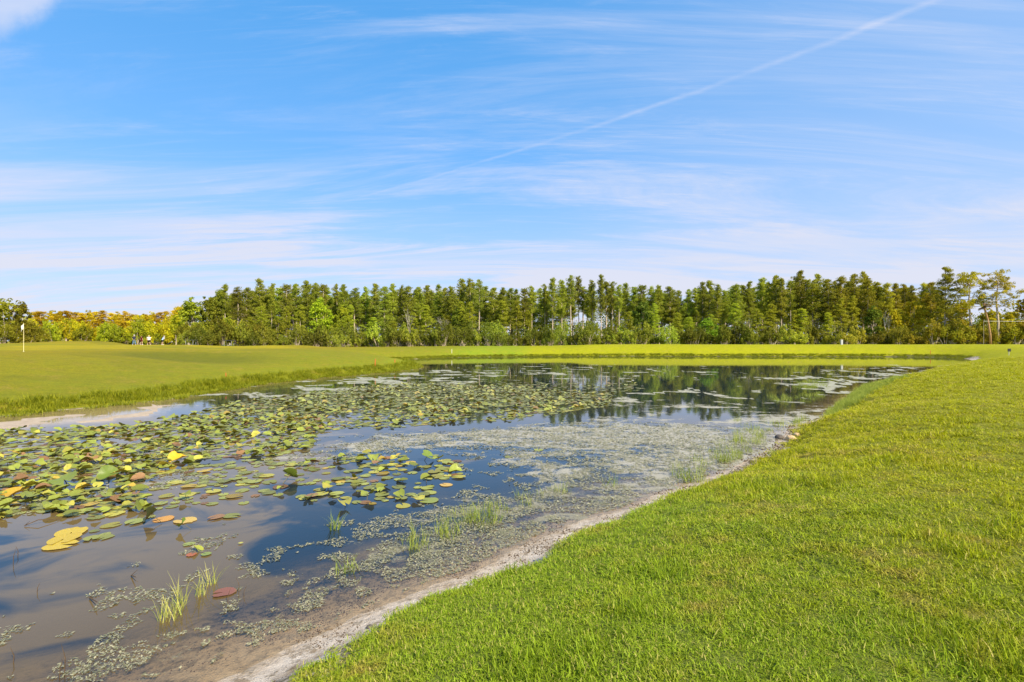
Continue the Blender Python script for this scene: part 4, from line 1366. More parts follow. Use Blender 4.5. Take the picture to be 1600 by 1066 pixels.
# ------------------------------------------------------------------ water lilies
def lily_mat(name, src):
    m_, g = newmat(name)
    o_ = g.n('ShaderNodeOutputMaterial')
    if src == 'obj':
        c = g.n('ShaderNodeObjectInfo').outputs['Color']
        co = g.n('ShaderNodeTexCoord').outputs['Object']
    else:
        c = g.n('ShaderNodeAttribute', attribute_name='col').outputs['Color']
        co = g.n('ShaderNodeNewGeometry').outputs['Position']
    nz = g.noise(co, 14, 4, .65)
    c2 = g.mix(g.ss(nz, .40, .72), c, g.mix(1.0, c, (.72, .80, .75), 'MULTIPLY'))
    sp = g.noise(co, 42, 2, .6)
    c2 = g.mix(g.m('MULTIPLY', g.ss(sp, .64, .70), .7), c2, (.10, .055, .02))
    if src == 'obj':
        so = g.n('ShaderNodeSeparateXYZ', i={0: co})
        ang = g.m('ARCTAN2', so.outputs[1], so.outputs[0])
        vein = g.m('POWER', g.m('ABSOLUTE', g.m('COSINE', g.m('MULTIPLY', g.m('ADD', ang, g.m('MULTIPLY', nz, .12)), 8.0))), 14.0)
        c2 = g.mix(g.m('MULTIPLY', vein, .38), c2, g.mix(1.0, c, (1.35, 1.3, 1.5), 'MULTIPLY'))
    rim = g.n('ShaderNodeAttribute', attribute_name='rim').outputs['Fac']
    c2 = g.mix(g.m('MULTIPLY', g.ss(g.m('ADD', rim, g.m('MULTIPLY', g.m('SUBTRACT', nz, .5), .8)), .92, 1.12), .45), c2, (.28, .17, .04))
    geo_ = g.n('ShaderNodeNewGeometry')
    c3 = g.mix(geo_.outputs['Backfacing'], c2, g.mix(1.0, c2, (.75, .62, .45), 'MULTIPLY'))
    b_ = g.n('ShaderNodeBump', i={'Strength': .25, 'Distance': .01, 'Height': nz})
    d = g.n('ShaderNodeBsdfPrincipled', i={'Base Color': c3, 'Roughness': .42, 'Specular IOR Level': .38, 'Normal': b_.outputs[0]})
    t = g.n('ShaderNodeBsdfTranslucent', i={'Color': g.mix(1.0, c3, (1.0, 1.0, .4), 'MULTIPLY')})
    mx = g.n('ShaderNodeMixShader', i={0: .22, 1: d.outputs[0], 2: t.outputs[0]})
    g.t.links.new(mx.outputs[0], o_.inputs[0])
    return m_


M['lily'] = lily_mat("lily_leaf", 'obj')
M['lilymass'] = lily_mat("lily_leaf_mass", 'attr')
M['stem'] = principled("lily_stem", (.12, .10, .035), .6, .3, nvar=.2)


def pad_shape(seed, raised, big=True):
    """unit-radius leaf outline with its cleft; raised leaves cup and fold"""
    rr_ = random.Random(seed)
    n = 18 if big else 9
    cleft = .22
    vs = [(0, 0, 0)]
    ph = rr_.uniform(0, 6)
    fold = rr_.uniform(.25, .7) if raised else rr_.uniform(-.01, .04)
    curl = rr_.uniform(.05, .25) if raised else 0.02
    def Zf(x, y):
        r = math.hypot(x, y); a = math.atan2(y, x)
        return fold * y * y + curl * r * r * math.sin(2 * a + ph) * .6 + (.05 if raised else .012) * r * math.sin(5 * a + ph)
    rings = (.55, 1.0) if big else (1.0,)
    for rg_ in rings:
        for i in range(n):
            a = cleft + (2 * math.pi - 2 * cleft) * i / (n - 1)
            r = rg_ * (1 + .045 * math.sin(a * 3 + ph) + rr_.uniform(-.035, .035) - (rr_.uniform(.1, .3) if (big and rg_ == 1.0 and rr_.random() < .07) else 0))
            r *= 1.0 - .10 * math.cos(2 * a) * 0 + .12 * (1 if abs(a - math.pi) < 2.6 else .6) * 0
            x_, y_ = r * math.cos(a) * 1.08, r * math.sin(a) * .94
            vs.append((x_, y_, Zf(x_, y_)))
    fs = []
    for i in range(n - 1):
        fs.append((0, 1 + i, 2 + i))
    if big:
        for i in range(n - 1):
            fs.append((1 + i, 1 + n + i, 2 + i)); fs.append((2 + i, 1 + n + i, 2 + n + i))
    V_ = np.array(vs)
    return V_, np.array(fs), np.hypot(V_[:, 0], V_[:, 1])


FLAT = [pad_shape(i, False) for i in range(5)]
RAIS = [pad_shape(20 + i, True) for i in range(6)]
SFLAT = [pad_shape(40 + i, False, False) for i in range(4)]
SRAIS = [pad_shape(50 + i, True, False) for i in range(4)]
FLATM = [mesh_np("lily_pad_leaf", V_, F_, 3, True, {'rim': rm}) for V_, F_, rm in FLAT]
RAISM = [mesh_np("lily_raised_leaf", V_, F_, 3, True, {'rim': rm}) for V_, F_, rm in RAIS]
for m_ in FLATM + RAISM: m_.materials.append(M['lily'])

LILY = [(7.0, .0, [(150, 800), (330, 770), (420, 790), (330, 825), (200, 840), (120, 850)]),  # (density per m2, share of raised leaves, outline)
    (80.0, .36, [(-160, 676), (0, 672), (100, 668), (180, 668), (250, 655), (300, 648), (500, 650), (505, 676), (480, 700), (420, 712), (330, 718), (260, 740), (225, 765), (235, 795), (150, 812), (60, 800), (0, 815), (-160, 800)]),
    (26.0, .06, [(230, 735), (330, 722), (420, 715), (470, 722), (520, 745), (430, 780), (330, 790), (240, 795)]),
    (26.0, .24, [(470, 722), (560, 708), (620, 712), (690, 712), (725, 722), (722, 745), (690, 770), (640, 792), (560, 796), (500, 788), (430, 775)]),
    (50.0, .22, [(290, 652), (330, 634), (480, 614), (640, 598), (760, 602), (900, 612), (962, 612), (950, 634), (860, 645), (780, 655), (640, 664), (500, 674), (420, 668)]),
    (9.0, .03, [(330, 632), (480, 610), (620, 596), (700, 594), (900, 598), (1000, 600), (1015, 606), (960, 613), (760, 604), (640, 600), (480, 617)]),
    (3.0, .0, [(740, 700), (860, 702), (880, 716), (760, 716)])]
cands = []
lrg = np.random.default_rng(77)
for dens, rais, poly in LILY:
    wp = [P2W(*p) for p in poly]
    xs = [p[0] for p in wp]; ys = [p[1] for p in wp]
    area = (max(xs) - min(xs)) * (max(ys) - min(ys))
    n = int(area * dens)
    x_ = lrg.uniform(min(xs), max(xs), n); y_ = lrg.uniform(min(ys), max(ys), n)
    r1 = region(x_, y_, [(1, poly)], 3)
    cl_ = fbm(x_, y_, 1.1, 3, 301)
    ok = (r1 > 0) & (cl_ + lrg.uniform(-.14, .14, n) > .36)
    for a, b_ in zip(x_[ok], y_[ok]):
        cands.append((a, b_, rais))
arr = np.array([(a, b_) for a, b_, _ in cands])
sdl = sdist(arr[:, 0], arr[:, 1])
cands = [c for c, s_ in zip(cands, sdl) if s_ < -.35]
# keep pads from piling up: simple spacing grid
grid = {}
pads = []
for a, b_, rais in cands:
    raised = lrg.random() < rais
    r = lrg.uniform(.058, .136) * (1.0 if not raised else .95)
    key = (int(a / .4), int(b_ / .4))
    bad = False
    for dx in (-1, 0, 1):
        for dy in (-1, 0, 1):
            for (qa, qb, qr, qraised) in grid.get((key[0] + dx, key[1] + dy), ()):
                lim = .36 if (raised or qraised) else .62
                if (qa - a) ** 2 + (qb - b_) ** 2 < ((r + qr) * lim) ** 2: bad = True
    if bad: continue
    grid.setdefault(key, []).append((a, b_, r, raised))
    pads.append([a, b_, r, raised])


def pad_color(raised, y):
    u = lrg.random()
    v_ = lrg.uniform(.6, 1.25)
    if u < .72:
        c = (.31, .325, .070) if not raised else (.27, .305, .045)
        c = np.array(c) * (1 - .0) * v_
        kind = 'green'
    elif u < .90:
        c = np.array((.44, .40, .06)) * v_; kind = 'yellow green'
    elif u < .94:
        c = np.array((.47, .33, .05)) * v_; kind = 'yellow'
    else:
        c = np.array((.26, .14, .06)) * v_; kind = 'brown'
    return c, kind


SPECIAL = [  # px, py, radius, raised, height, tilt, colour, label
    (112, 832, .19, False, 0, 0, (.58, .42, .04), 'long yellow lily pad, upper one of the three below the lily bed'),
    (100, 843, .18, False, 0, 0, (.56, .40, .035), 'long yellow lily pad, middle one of the three below the lily bed'),
    (95, 852, .18, False, 0, 0, (.60, .43, .04), 'long yellow lily pad, lowest one of the three below the lily bed'),
    (235, 817, .11, True, .12, 1.1, (.05, .07, .02), 'small dark lily leaf standing on its own stem above open water'),
    (350, 926, .105, False, 0, 0, (.25, .10, .07), 'reddish brown decaying lily pad in the near open water'),
    (308, 860, .07, True, .03, .6, (.34, .36, .05), 'small yellow green leaf folded over a red one in the near water'),
    (322, 866, .06, False, 0, 0, (.24, .30, .07), 'small light green pad right beside the folded small leaf'),
    (299, 867, .06, False, 0, 0, (.40, .13, .06), 'small red brown pad left under the folded small leaf'),
    (285, 828, .07, True, .10, .9, (.26, .36, .04), 'bright green young lily leaf standing upright below the lily bed'),
    (295, 850, .07, False, 0, 0, (.30, .34, .09), 'pale small pad left above the folded small leaf'),
    (255, 811, .13, False, 0, 0, (.60, .30, .06), 'orange ragged lily pad on the lower right edge of the lily bed'),
    (290, 813, .15, False, 0, 0, (.62, .42, .10), 'peach yellow lily pad on open water right of the orange one'),
    (212, 815, .13, False, 0, 0, (.30, .33, .08), 'light green pad left of the small dark standing leaf'),
    (376, 849, .03, False, 0, 0, (.50, .46, .10), 'tiny yellow leaf floating alone on the dark blue water'),
    (277, 719, .17, True, .05, .35, (.62, .42, .02), 'bright yellow broad leaf in the middle of the lily bed'),
    (670, 782, .15, False, 0, 0, (.26, .30, .06), 'single round green pad at the right end of the middle lily cluster'),
    (697, 757, .12, False, 0, 0, (.62, .40, .10), 'orange-yellow curled pad at the right tip of the middle lily cluster'),
    (668, 719, .15, True, .10, .7, (.17, .24, .04), 'tall folded green leaf at the upper right of the middle lily cluster'),
    (453, 751, .14, True, .12, .9, (.13, .21, .03), 'pointed upright green leaf at the left of the middle lily cluster'),
    (100, 757, .22, True, .10, .35, (.20, .25, .03), 'largest broad green leaf in the left part of the lily bed'),
    (25, 772, .18, True, .03, .2, (.52, .32, .03), 'orange yellow leaf near the left border of the lily bed'),
    (170, 752, .17, True, .14, .5, (.15, .21, .03), 'raised round green leaf with a visible dark stem in the lily bed'),
]
items = []
for a, b_, r, raised in pads:
    px, py = W2P(a, b_)
    if any(math.hypot(px - s_[0], (py - s_[1]) * 1.5) < 14 for s_ in SPECIAL): continue
    c, kindc = pad_color(raised, b_)
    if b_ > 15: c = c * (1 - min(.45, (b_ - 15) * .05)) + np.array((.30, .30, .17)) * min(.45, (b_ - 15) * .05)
    items.append((a, b_, r, raised, c, kindc))
items.sort(key=lambda t: -(t[2] * (1.25 if t[3] else 1) / t[1]) * (1 if -1.05 < t[0] / t[1] < 1.05 else 0))
IND = items[:270]
REST = items[270:]


def lily(a, b_, r, raised, c, label, hgt=None, tilt=None, group=None, vi=None):
    if raised:
        me = RAISM[lrg.integers(6)]
        h_ = hgt if hgt is not None else lrg.uniform(.02, .10)
        tl = tilt if tilt is not None else lrg.uniform(.05, .5) ** 1.5
        az = lrg.uniform(0, 6.28)
        o = link('lily_pad', me, None, None, loc=(a, b_, h_), rot=(tl * math.cos(az), tl * math.sin(az), lrg.uniform(0, 6.28)), scl=r)
        o.color = (*c, 1)
        mb = MB()
        mb.tube([(0, 0, .02), (lrg.uniform(-.2, .2), lrg.uniform(-.2, .2), -h_ / r * .6), (lrg.uniform(-.3, .3), lrg.uniform(-.3, .3), -h_ / r - .6)], [.04, .04, .045], 5)
        s_ = mb.build('stem', M['stem'], o)
    else:
        o = link('lily_pad', FLATM[lrg.integers(5)], None, None, loc=(a, b_, .006 + lrg.uniform(0, .018)), rot=(lrg.normal(0, .02), lrg.normal(0, .02), lrg.uniform(0, 6.28)), scl=(r, r, r))
        o.color = (*c, 1)
    tag(o, label, 'lily pad', group)
    return o


for a, b_, r, raised, c, kindc in IND:
    px, py = W2P(a, b_)
    inmid = px > 420 and py > 700
    where = 'in the middle cluster' if inmid else ('in the big lily bed' if py > 660 or px < 300 else 'in the far lily carpet')
    size = 'large' if r > .14 else 'small'
    if where.startswith('in the big'):
        where = ('front edge of the big lily bed' if py > 770 else 'front half of the big lily bed' if py > 730 else 'back half of the big lily bed' if py > 695 else 'far edge of the big lily bed') + (', left border' if px < 90 else ', left half' if px < 210 else ', right half' if px < 340 else ', right end')
    elif inmid:
        where = ('near side' if py > 765 else 'far side' if py < 732 else 'centre') + (', left end,' if px < 500 else ', right end,' if px > 640 else '') + ' of the middle lily cluster'
    lab = (f'{size} {kindc} raised lily leaf, {where}' if raised else f'{size} flat {kindc} lily pad, {where}')
    lily(a, b_, r, raised, c, lab, group='lily pads on the pond')
for px, py, r, raised, h_, tl, c, lab in SPECIAL:
    a, b_ = P2W(px, py)
    lily(a, b_, r, raised, c, lab, h_, tl, group='lily pads on the pond')

Vl, Fl, Cl, Rl = [], [], [], []
base = 0
for a, b_, r, raised, c, kindc in REST:
    V_, F_, rm = (SRAIS if raised else SFLAT)[lrg.integers(4)]
    rz = lrg.uniform(0, 6.28)
    R3 = Matrix.Rotation(rz, 3, 'Z')
    h_ = .008
    if raised:
        R3 = Matrix.Rotation(lrg.uniform(.05, .5), 3, 'X') @ R3
        R3 = Matrix.Rotation(lrg.uniform(0, 6.28), 3, 'Z') @ R3
        h_ = lrg.uniform(.03, .09)
    W_ = V_ @ np.array(R3).T * r + np.array((a, b_, h_))
    if not raised: W_[:, 2] = h_ + V_[:, 2] * r
    Vl.append(W_); Fl.append(F_ + base); base += len(V_)
    Cl.append(np.tile(c, (len(V_), 1))); Rl.append(rm)
if Vl:
    me = mesh_np("lily_carpet", np.concatenate(Vl), np.concatenate(Fl), 3, True, {'col': np.concatenate(Cl), 'rim': np.concatenate(Rl)})
    lcar = link("lily_carpet", me, M['lilymass'])
    tag(lcar, 'dense carpet of small distant lily pads across the pond', 'lily pads', kind='stuff')
print("pads", len(items))

# ------------------------------------------------------------------ floating weed bits
brg = np.random.default_rng(91)
N = 240000
rb = 3.5 * (17 / 3.5) ** brg.uniform(0, 1, N); tb = brg.uniform(-.86, .75, N)
bx = rb * np.sin(tb); by = rb * np.cos(tb)
av = algae(bx, by)
fine = fbm(bx, by, .22, 3, 401)
ok = (av > .25) & (av + (fine - .5) * 1.9 > .60)
sdb = np.ones(N); idx = np.where(ok)[0]
sdb[idx] = sdist(bx[idx], by[idx])
idx = idx[sdb[idx] < -.12]
bx, by, rb = bx[idx], by[idx], rb[idx]
n = len(bx)
print("weed bits", n)
s_ = brg.uniform(.008, .021, n) * np.clip(rb / 6, .8, 2.2)
az = brg.uniform(0, 6.28, n); el = brg.uniform(.15, .6, n)
ax = np.stack([np.cos(az), np.sin(az), brg.uniform(-.1, .35, n)], -1) * s_[:, None]
bxv = np.stack([-np.sin(az), np.cos(az), brg.uniform(-.1, .2, n)], -1) * (s_ * el)[:, None]
C_ = np.stack([bx, by, np.full(n, .006) + s_ * .12], -1)
V_ = np.stack([C_ - ax, C_ - bxv, C_ + ax, C_ + bxv], 1).reshape(-1, 3)
me = mesh_np("floating_weed", V_, np.arange(4 * n).reshape(-1, 4), 4, False, {'tint': np.repeat(brg.uniform(0, 1, n), 4)})
M['weed'] = foliage_mat("floating_weed", (0.12, 0.125, 0.055), (0.33, 0.30, 0.19), .1, .5, objcol=False, spec=.5)
fw = link("floating_weed", me, M['weed'])
tag(fw, 'grey green mats of tiny floating waterweed on the near pond', 'waterweed', kind='stuff')


# ------------------------------------------------------------------ grass
def blades(seed, n, R, h, wd, lean=.5, seg=3, tint=(0, 1), curve=.6):
    rg = np.random.default_rng(seed)
    Vs, ts = [], []
    Fs = []
    b0 = 0
    for i in range(n):
        a = rg.uniform(0, 6.28); d = R * math.sqrt(rg.random())
        p = np.array((math.cos(a) * d, math.sin(a) * d, -.01))
        az = rg.uniform(0, 6.28); ln = rg.uniform(.15, 1) * lean
        H = h * rg.uniform(.55, 1.2); W_ = wd * rg.uniform(.7, 1.3)
        dv = np.array((math.cos(az), math.sin(az), 0)); sv = np.array((-math.sin(az + rg.uniform(-.7, .7)), math.cos(az), 0))
        t0 = rg.uniform(*tint)
        for k_ in range(seg + 1):
            t = k_ / seg
            ang = ln + curve * t * ln * 1.3
            q_ = p + (dv * math.sin(ang) + np.array((0, 0, 1)) * math.cos(ang)) * H * t
            w_ = W_ * (1 - t) ** .6 * .5 if k_ < seg else 0.0003
            Vs += [q_ - sv * w_, q_ + sv * w_]; ts += [t0] * 2
        for k_ in range(seg):
            Fs.append((b0 + 2 * k_, b0 + 2 * k_ + 1, b0 + 2 * k_ + 3, b0 + 2 * k_ + 2))
        b0 += 2 * (seg + 1)
    return np.array(Vs), np.array(Fs), np.array(ts)


# blade materials: hue follows the same turf map as the ground
def blade_mat(name, follow=True, c1=None, c2=None, trans=.35):
    m_, g = newmat(name)
    o_ = g.n('ShaderNodeOutputMaterial')
    ti = g.n('ShaderNodeAttribute', attribute_name='tint').outputs['Fac']
    oi = g.n('ShaderNodeObjectInfo')
    if follow:
        pos_ = g.n('ShaderNodeNewGeometry').outputs['Position']
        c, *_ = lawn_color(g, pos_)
        v = g.m('ADD', .62, g.m('MULTIPLY', ti, .95))
        vc = g.n('ShaderNodeCombineXYZ', i={0: v, 1: v, 2: v}).outputs[0]
        c = g.mix(1.0, c, vc, 'MULTIPLY')
        c = g.mix(g.m('MULTIPLY', g.ss(ti, .86, .93), .65), c, (.50, .38, .15))
    else:
        c = g.mix(ti, c1, c2)
    d = g.n('ShaderNodeBsdfPrincipled', i={'Base Color': c, 'Roughness': .5, 'Specular IOR Level': .14})
    t = g.n('ShaderNodeBsdfTranslucent', i={'Color': g.mix(1.0, c, (1.1, 1.15, .5), 'MULTIPLY')})
    mx = g.n('ShaderNodeMixShader', i={0: trans, 1: d.outputs[0], 2: t.outputs[0]})
    g.t.links.new(mx.outputs[0], o_.inputs[0])
    return m_


M['blade'] = blade_mat("lawn_blades")
M['marsh'] = blade_mat("marsh_blades", False, (.20, .26, .04), (.42, .46, .09), .35)
M['bankblade'] = blade_mat("bank_blades", False, (.13, .165, .010), (.33, .33, .014), .35)


def source(name, clumps, mat):
    col = bpy.data.collections.new(name)
    for i, (V_, F_, t_) in enumerate(clumps):
        me = mesh_np(name, V_, F_, 4, True, {'tint': t_})
        me.materials.append(mat)
        o = bpy.data.objects.new(f"{name}_{i}", me)
        col.objects.link(o)
    return col


def scatter(name, P_, rot, scl, idx, col):
    me = bpy.data.meshes.new(name)
    me.vertices.add(len(P_))
    me.vertices.foreach_set('co', np.asarray(P_, np.float32).ravel())
    a = me.attributes.new('rot', 'FLOAT_VECTOR', 'POINT'); a.data.foreach_set('vector', np.asarray(rot, np.float32).ravel())
    a = me.attributes.new('scl', 'FLOAT_VECTOR', 'POINT'); a.data.foreach_set('vector', np.asarray(scl, np.float32).ravel())
    a = me.attributes.new('idx', 'INT', 'POINT'); a.data.foreach_set('value', np.asarray(idx, np.int32))
    o = link(name, me)
    ng = bpy.data.node_groups.new(name + "_nodes", 'GeometryNodeTree')
    ng.interface.new_socket('Geometry', in_out='INPUT', socket_type='NodeSocketGeometry')
    ng.interface.new_socket('Geometry', in_out='OUTPUT', socket_type='NodeSocketGeometry')
    gi = ng.nodes.new('NodeGroupInput'); go = ng.nodes.new('NodeGroupOutput')
    ip = ng.nodes.new('GeometryNodeInstanceOnPoints')
    ci = ng.nodes.new('GeometryNodeCollectionInfo')
    ci.inputs['Collection'].default_value = col
    ci.inputs['Separate Children'].default_value = True
    ci.inputs['Reset Children'].default_value = True

    def na(nm, dt):
        nd = ng.nodes.new('GeometryNodeInputNamedAttribute'); nd.data_type = dt
        nd.inputs['Name'].default_value = nm
        return nd.outputs['Attribute']
    L = ng.links.new
    L(gi.outputs[0], ip.inputs['Points'])
    L(ci.outputs[0], ip.inputs['Instance'])
    ip.inputs['Pick Instance'].default_value = True
    L(na('idx', 'INT'), ip.inputs['Instance Index'])
    L(na('rot', 'FLOAT_VECTOR'), ip.inputs['Rotation'])
    L(na('scl', 'FLOAT_VECTOR'), ip.inputs['Scale'])
    L(ip.outputs[0], go.inputs[0])
    md = o.modifiers.new('scatter', 'NODES')
    md.node_group = ng
    return o


grg = np.random.default_rng(123)
# near lawn: many small clumps, fewer and wider with distance
lawn_src = source("lawn_clump", [blades(600 + i, 64, .09, .034, .0056, 1.2, curve=1.0) for i in range(6)] + [blades(620 + i, 26, .07, .085, .0070, .85, curve=.9) for i in range(3)], M['blade'])
RM = 60.0
NL = 130000
# radial density ~ r^-1.55 beyond 3.5 m
u = grg.uniform(0, 1, NL)
p_ = .38
r = ((1.0 ** p_) + u * (RM ** p_ - 1.0 ** p_)) ** (1 / p_)
t = grg.uniform(math.radians(-62), math.radians(66), NL)
x_, y_ = r * np.sin(t), r * np.cos(t)
sd_l = sdist(x_, y_)
rs_ = sstep(x_ - .9 * y_, -18, -8) * (y_ < 85)
sw = 0.06 + (0.66 + 0.95 * (fbm(x_, y_, 1.1, 4, 71) - .5) + 0.2 * sstep(x_, 25, 50) + .30 * (1 - sstep(x_, -1.2, 1.2))) * (1 - 0.75 * sstep(x_, 2.0, 4.8) * (1 - sstep(x_, 8, 14)))
ok = (sd_l > sw + grg.normal(0, .05, NL) + (fbm(x_, y_, .22, 2, 72) - .5) * .5) & (rs_ > .5)
ok &= (fbm(x_, y_, .35, 2, 88) + grg.uniform(-.3, .3, NL) > .22)
x_, y_, r, sdk = x_[ok], y_[ok], r[ok], sd_l[ok]
z_ = height(x_, y_, sdk)
n = len(x_)
print("lawn clumps", n)
sxy = np.clip((r / 4.5) ** .55, .85, 4.2) * grg.uniform(.8, 1.25, n)
szz = np.clip((r / 6) ** .18, .85, 1.5) * grg.uniform(.7, 1.25, n) * (1 + .5 * (1 - sstep(sdk, .3, 1.2)))
patch = sstep(fbm(x_, y_, .8, 2, 95), .58, .72)
szz *= (1 + .75 * patch) * (.75 + .5 * fbm(x_, y_, 1.7, 3, 97))
idx = grg.integers(0, 6, n)
tall = grg.random(n) < (.05 + .3 * patch)
idx[tall] = grg.integers(6, 9, tall.sum())
rot = np.stack([grg.normal(0, .12, n), grg.normal(0, .12, n), grg.uniform(0, 6.28, n)], -1)
lawn = scatter("lawn_grass", np.stack([x_, y_, z_], -1), rot, np.stack([sxy, sxy, szz], -1), idx, lawn_src)
tag(lawn, 'bright green coarse lawn grass covering the near bank', 'grass', kind='stuff')

# taller grass along the left and far banks
bank_src = source("bank_clump", [blades(640 + i, 40, .22, .30, .016, .55) for i in range(5)], M['bankblade'])
NB = 400000
x_ = grg.uniform(-50, 72, NB); y_ = grg.uniform(12, 96, NB)
m0 = (x_ - .9 * y_ < -14) | (y_ > 76)
x_, y_ = x_[m0], y_[m0]
s0 = sdist(x_, y_)
leftz = (x_ < -7) & (y_ < 60)
ok = (s0 > -.2) & (s0 < np.where(leftz, 1.3, .9)) & (grg.random(len(x_)) < np.where(leftz, .75, .95))
ok &= ~((s0 > .05) & (s0 < .55) & (x_ < -14) & (y_ < 25) & (fbm(x_, y_, 3, 2, 5) > .42))
x_, y_, s0 = x_[ok], y_[ok], s0[ok]
z_ = np.maximum(height(x_, y_, s0), 0)
n = len(x_)
print("bank clumps", n)
sc_ = grg.uniform(.7, 1.3, n) * np.where(y_ > 76, .95, 1.0)
szz = sc_ * np.where(s0 < .5, .55, 1.0) * .8
bank = scatter("bank_grass", np.stack([x_, y_, z_], -1), np.stack([grg.normal(0, .1, n), grg.normal(0, .1, n), grg.uniform(0, 6.28, n)], -1), np.stack([sc_, sc_, szz], -1), grg.integers(0, 5, n), bank_src)
tag(bank, 'tall uncut green grass fringe along the left and far banks', 'grass', kind='stuff')

# marsh grass in the shallows on the right: areas too fine to count
marsh_src = source("marsh_clump", [blades(660 + i, 30, .15, .27, .008, .32, curve=.9) for i in range(5)], M['marsh'])
MARSH = [(60, [(1300, 640), (1330, 618), (1352, 602), (1400, 597), (1420, 603), (1370, 622), (1330, 645), (1290, 655)]),
         (5, [(1240, 598), (1290, 592), (1290, 606), (1245, 608)]), (5, [(1200, 618), (1290, 612), (1280, 628), (1210, 632)]),
         (6, [(1040, 735), (1080, 700), (1150, 680), (1200, 690), (1180, 715), (1110, 745), (1060, 760)]),
         (3, [(1130, 655), (1220, 645), (1260, 655), (1220, 680), (1140, 690)]),
         (8, [(640, 830), (700, 800), (740, 790), (790, 785), (790, 810), (730, 840), (660, 855)]),
         (4, [(800, 775), (880, 762), (890, 775), (820, 795)]), (4, [(480, 890), (560, 872), (570, 890), (500, 915)]),
         (2.5, [(560, 860), (720, 820), (720, 870), (600, 900)])]
X_, Y_ = [], []
for dens, poly in MARSH:
    wp = [P2W(*p) for p in poly]
    xs = [p[0] for p in wp]; ys = [p[1] for p in wp]
    n = int((max(xs) - min(xs)) * (max(ys) - min(ys)) * dens * 1.7)
    a = grg.uniform(min(xs), max(xs), n); b_ = grg.uniform(min(ys), max(ys), n)
    ok = (region(a, b_, [(1, poly)], 2) > 0) & (fbm(a, b_, .6, 2, 61) > .42)
    X_.append(a[ok]); Y_.append(b_[ok])
X_ = np.concatenate(X_); Y_ = np.concatenate(Y_)
Z_ = height(X_, Y_)
Z_ = np.maximum(Z_, -.06)
n = len(X_); print("marsh clumps", n)
sc_ = grg.uniform(.5, 1.05, n)
ms = scatter("marsh_grass", np.stack([X_, Y_, Z_], -1), np.stack([grg.normal(0, .1, n), grg.normal(0, .1, n), grg.uniform(0, 6.28, n)], -1), np.stack([sc_, sc_, sc_], -1), grg.integers(0, 5, n), marsh_src)
tag(ms, 'thin green marsh grass growing out of the shallow water', 'grass', kind='stuff')

# single tufts one can point at
TUFTS = [(265, 965, 44, .24, .10, 'yellow green grass tuft in the near left water, left of its taller companion'),
         (282, 945, 26, .36, .06, 'tall narrow grass tuft in the near left water, the tallest of its group'),
         (312, 930, 22, .26, .05, 'thin grass tuft with orange stems in the near left water'),
         (330, 912, 18, .26, .05, 'sparse grass tuft behind the others near the reddish lily pad'),
         (523, 826, 34, .26, .07, 'small upright grass tuft just below the middle lily cluster'),
         (762, 812, 70, .30, .22, 'dense green grass tuft standing in the shallows below the middle of the pond'),
         (700, 832, 46, .24, .20, 'grass tuft left of the dense one in the shallows'),
         (1085, 752, 80, .36, .20, 'dense green grass tuft at the waterline halfway along the right bank'),
         (1062, 745, 30, .30, .15, 'sparse grass tuft left of the dense waterline tuft'),
         (1135, 718, 40, .40, .25, 'tall thin grass tuft in the shallows beyond the dense waterline tuft'),
         (952, 757, 22, .24, .16, 'low dark weedy sprig in the shallows beside a patch of blue'),
         (540, 890, 40, .20, .14, 'low green tuft among floating weed below the middle of the pond'),
         (1208, 712, 30, .28, .12, 'green tuft at the foot of the right bank near the rock')]
M['tuft'] = blade_mat("tuft_blades", False, (.14, .21, .035), (.36, .42, .08), .35)
M['tufty'] = blade_mat("tuft_blades_yellow", False, (.30, .36, .06), (.62, .56, .20), .35)
for i, (px, py, n, h_, R_, lab) in enumerate(TUFTS):
    V_, F_, t_ = blades(700 + i, n, R_, h_, .0085, .42, curve=.8)
    a, b_ = P2W(px, py)
    o = link('grass_tuft', mesh_np('grass_tuft', V_, F_, 4, True, {'tint': t_}), M['tufty'] if i < 4 else M['tuft'], loc=(a, b_, -.01))
    tag(o, lab, 'grass tuft', 'grass tufts in the water')

# ------------------------------------------------------------------ stones, clods, twigs on the strand
M['stone'] = principled("dark_stone", (.10, .085, .07), .8, .3, nvar=.3, bump=.6)
M['clod'] = principled("sandy_clod", (.50, .36, .20), .95, .1, nvar=.3, bump=.6)
M['twig'] = principled("dead_twig", (.09, .06, .035), .8, .1, nvar=.3)


def stone(name, px, py, r, mat, lab, cat, sq=.55, dz=0.0):
    a, b_ = P2W(px, py)
    mb = MB(); mb.blob((0, 0, 0), (r, r * .8, r * sq), 10, 7, .13)
    o = mb.build(name, mat, None, True, loc=(a, b_, max(gz(a, b_), -.02) + r * sq * .4 + dz), rot=(0, 0, rnd.uniform(0, 6)))
    tag(o, lab, cat)


stone('rock', 1218, 684, .14, M['stone'], 'dark wet rock at the waterline of the right bank', 'rock')
stone('sand_clod', 1236, 688, .16, M['clod'], 'pale sandy clod just right of the dark rock', 'clod')
stone('sand_clod', 1245, 682, .10, M['clod'], 'smaller sandy clod against the grass behind the dark rock', 'clod')
stone('peat_clod', 520, 1034, .035, M['stone'], 'dark clod lying alone on the white sand at the bottom', 'clod')
stone('peat_clod', 578, 990, .035, M['stone'], 'dark peat clod at the grass edge of the white sand', 'clod')
drg = np.random.default_rng(5)
V_l = []
N = 14000
i0 = drg.integers(0, 80, N)
seg = POLY[:95]
k0 = drg.integers(0, 90, N)
pp = seg[k0] + (seg[(k0 + 1) % 95] - seg[k0]) * drg.random((N, 1))
pp = pp + drg.normal(0, .5, (N, 2))
sdd = sdist(pp[:, 0], pp[:, 1])
ok = (sdd > -1.0) & (sdd < .85) & (fbm(pp[:, 0], pp[:, 1], .3, 3, 73) > .52) & (np.hypot(pp[:, 0], pp[:, 1]) < 30)
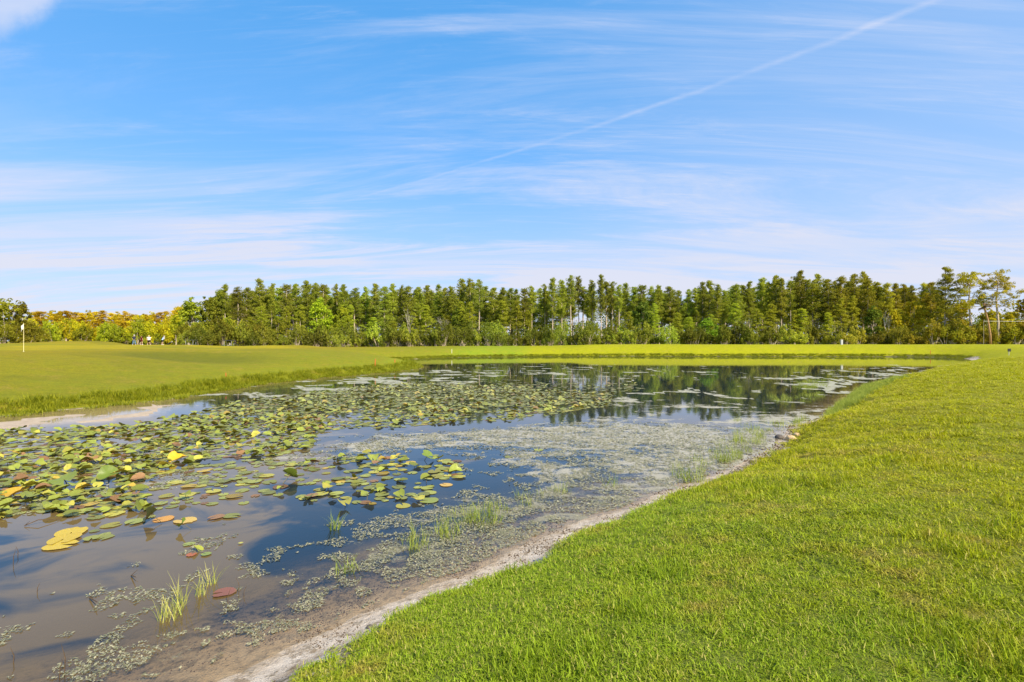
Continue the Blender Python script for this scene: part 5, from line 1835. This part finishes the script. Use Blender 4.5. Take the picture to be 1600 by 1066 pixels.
pp = pp[ok]; sdd = sdd[ok]
zz_ = height(pp[:, 0], pp[:, 1], sdd)
n = len(pp)
s_ = drg.uniform(.004, .013, n) * np.clip(np.hypot(pp[:, 0], pp[:, 1]) / 5, 1, 3)
tet = np.array([(1, 0, -.2), (-.5, .8, -.2), (-.5, -.8, -.2), (0, .1, .6)])
rz = drg.uniform(0, 6.28, n)
cr, sr = np.cos(rz)[:, None], np.sin(rz)[:, None]
tv = np.stack([(tet[None, :, 0] * cr - tet[None, :, 1] * sr * .6), (tet[None, :, 0] * sr + tet[None, :, 1] * cr * .6), np.broadcast_to(tet[None, :, 2], (n, 4))], -1) * s_[:, None, None]
V_ = (tv + np.stack([pp[:, 0], pp[:, 1], zz_ + s_ * .2], -1)[:, None, :]).reshape(-1, 3)
fb = np.array([(0, 1, 3), (1, 2, 3), (2, 0, 3), (0, 2, 1)])
Fc = (fb[None] + (np.arange(n) * 4)[:, None, None]).reshape(-1, 3)
deb = link("shore_debris", mesh_np("shore_debris", V_, Fc, 3), M['twig'])
tag(deb, 'dark crumbs of peat and plant litter scattered on the sandy shore', 'debris', kind='stuff')

for i, (pts, lab) in enumerate((([(38, 822), (60, 818), (95, 812)], 'curved dead twig floating below the lily bed at the left'),
                                ([(140, 935), (152, 950)], 'short dark twig poking from the near left water'),
                                ([(205, 900), (213, 910)], 'thin short twig in the middle of the near left water'),
                                ([(1075, 748), (1072, 742)], 'short dead stick by the dense waterline tuft'))):
    w3 = [P2W(*p) for p in pts]
    mb = MB()
    q_ = [(a, b_, .012 + .05 * (j % 2)) for j, (a, b_) in enumerate(w3)]
    mb.tube(q_, [.007] * (len(q_) - 1) + [.003], 5)
    mb.tube([q_[0], (q_[0][0] + .06, q_[0][1] + .02, .07)], [.004, .002], 4)
    o = mb.build('dead_twig', M['twig']); tag(o, lab, 'twig')
# thin reeds standing in the near left water
for i, (px, py, h_) in enumerate(((20, 880, .18), (27, 868, .12), (57, 925, .10), (100, 1050, .22), (92, 1058, .16), (20, 1035, .12), (355, 940, .14), (372, 925, .16), (380, 930, .1))):
    a, b_ = P2W(px, py)
    mb = MB(); mb.tube([(0, 0, -.1), (.01, 0, h_ * .5), (.03 * (-1) ** i, 0.01, h_)], [.004, .0035, .001], 4)
    o = mb.build('reed', M['twig'], None, loc=(a, b_, 0)); tag(o, 'thin dark dead reed standing in the near left water', 'reed', 'dead reeds in the near water')
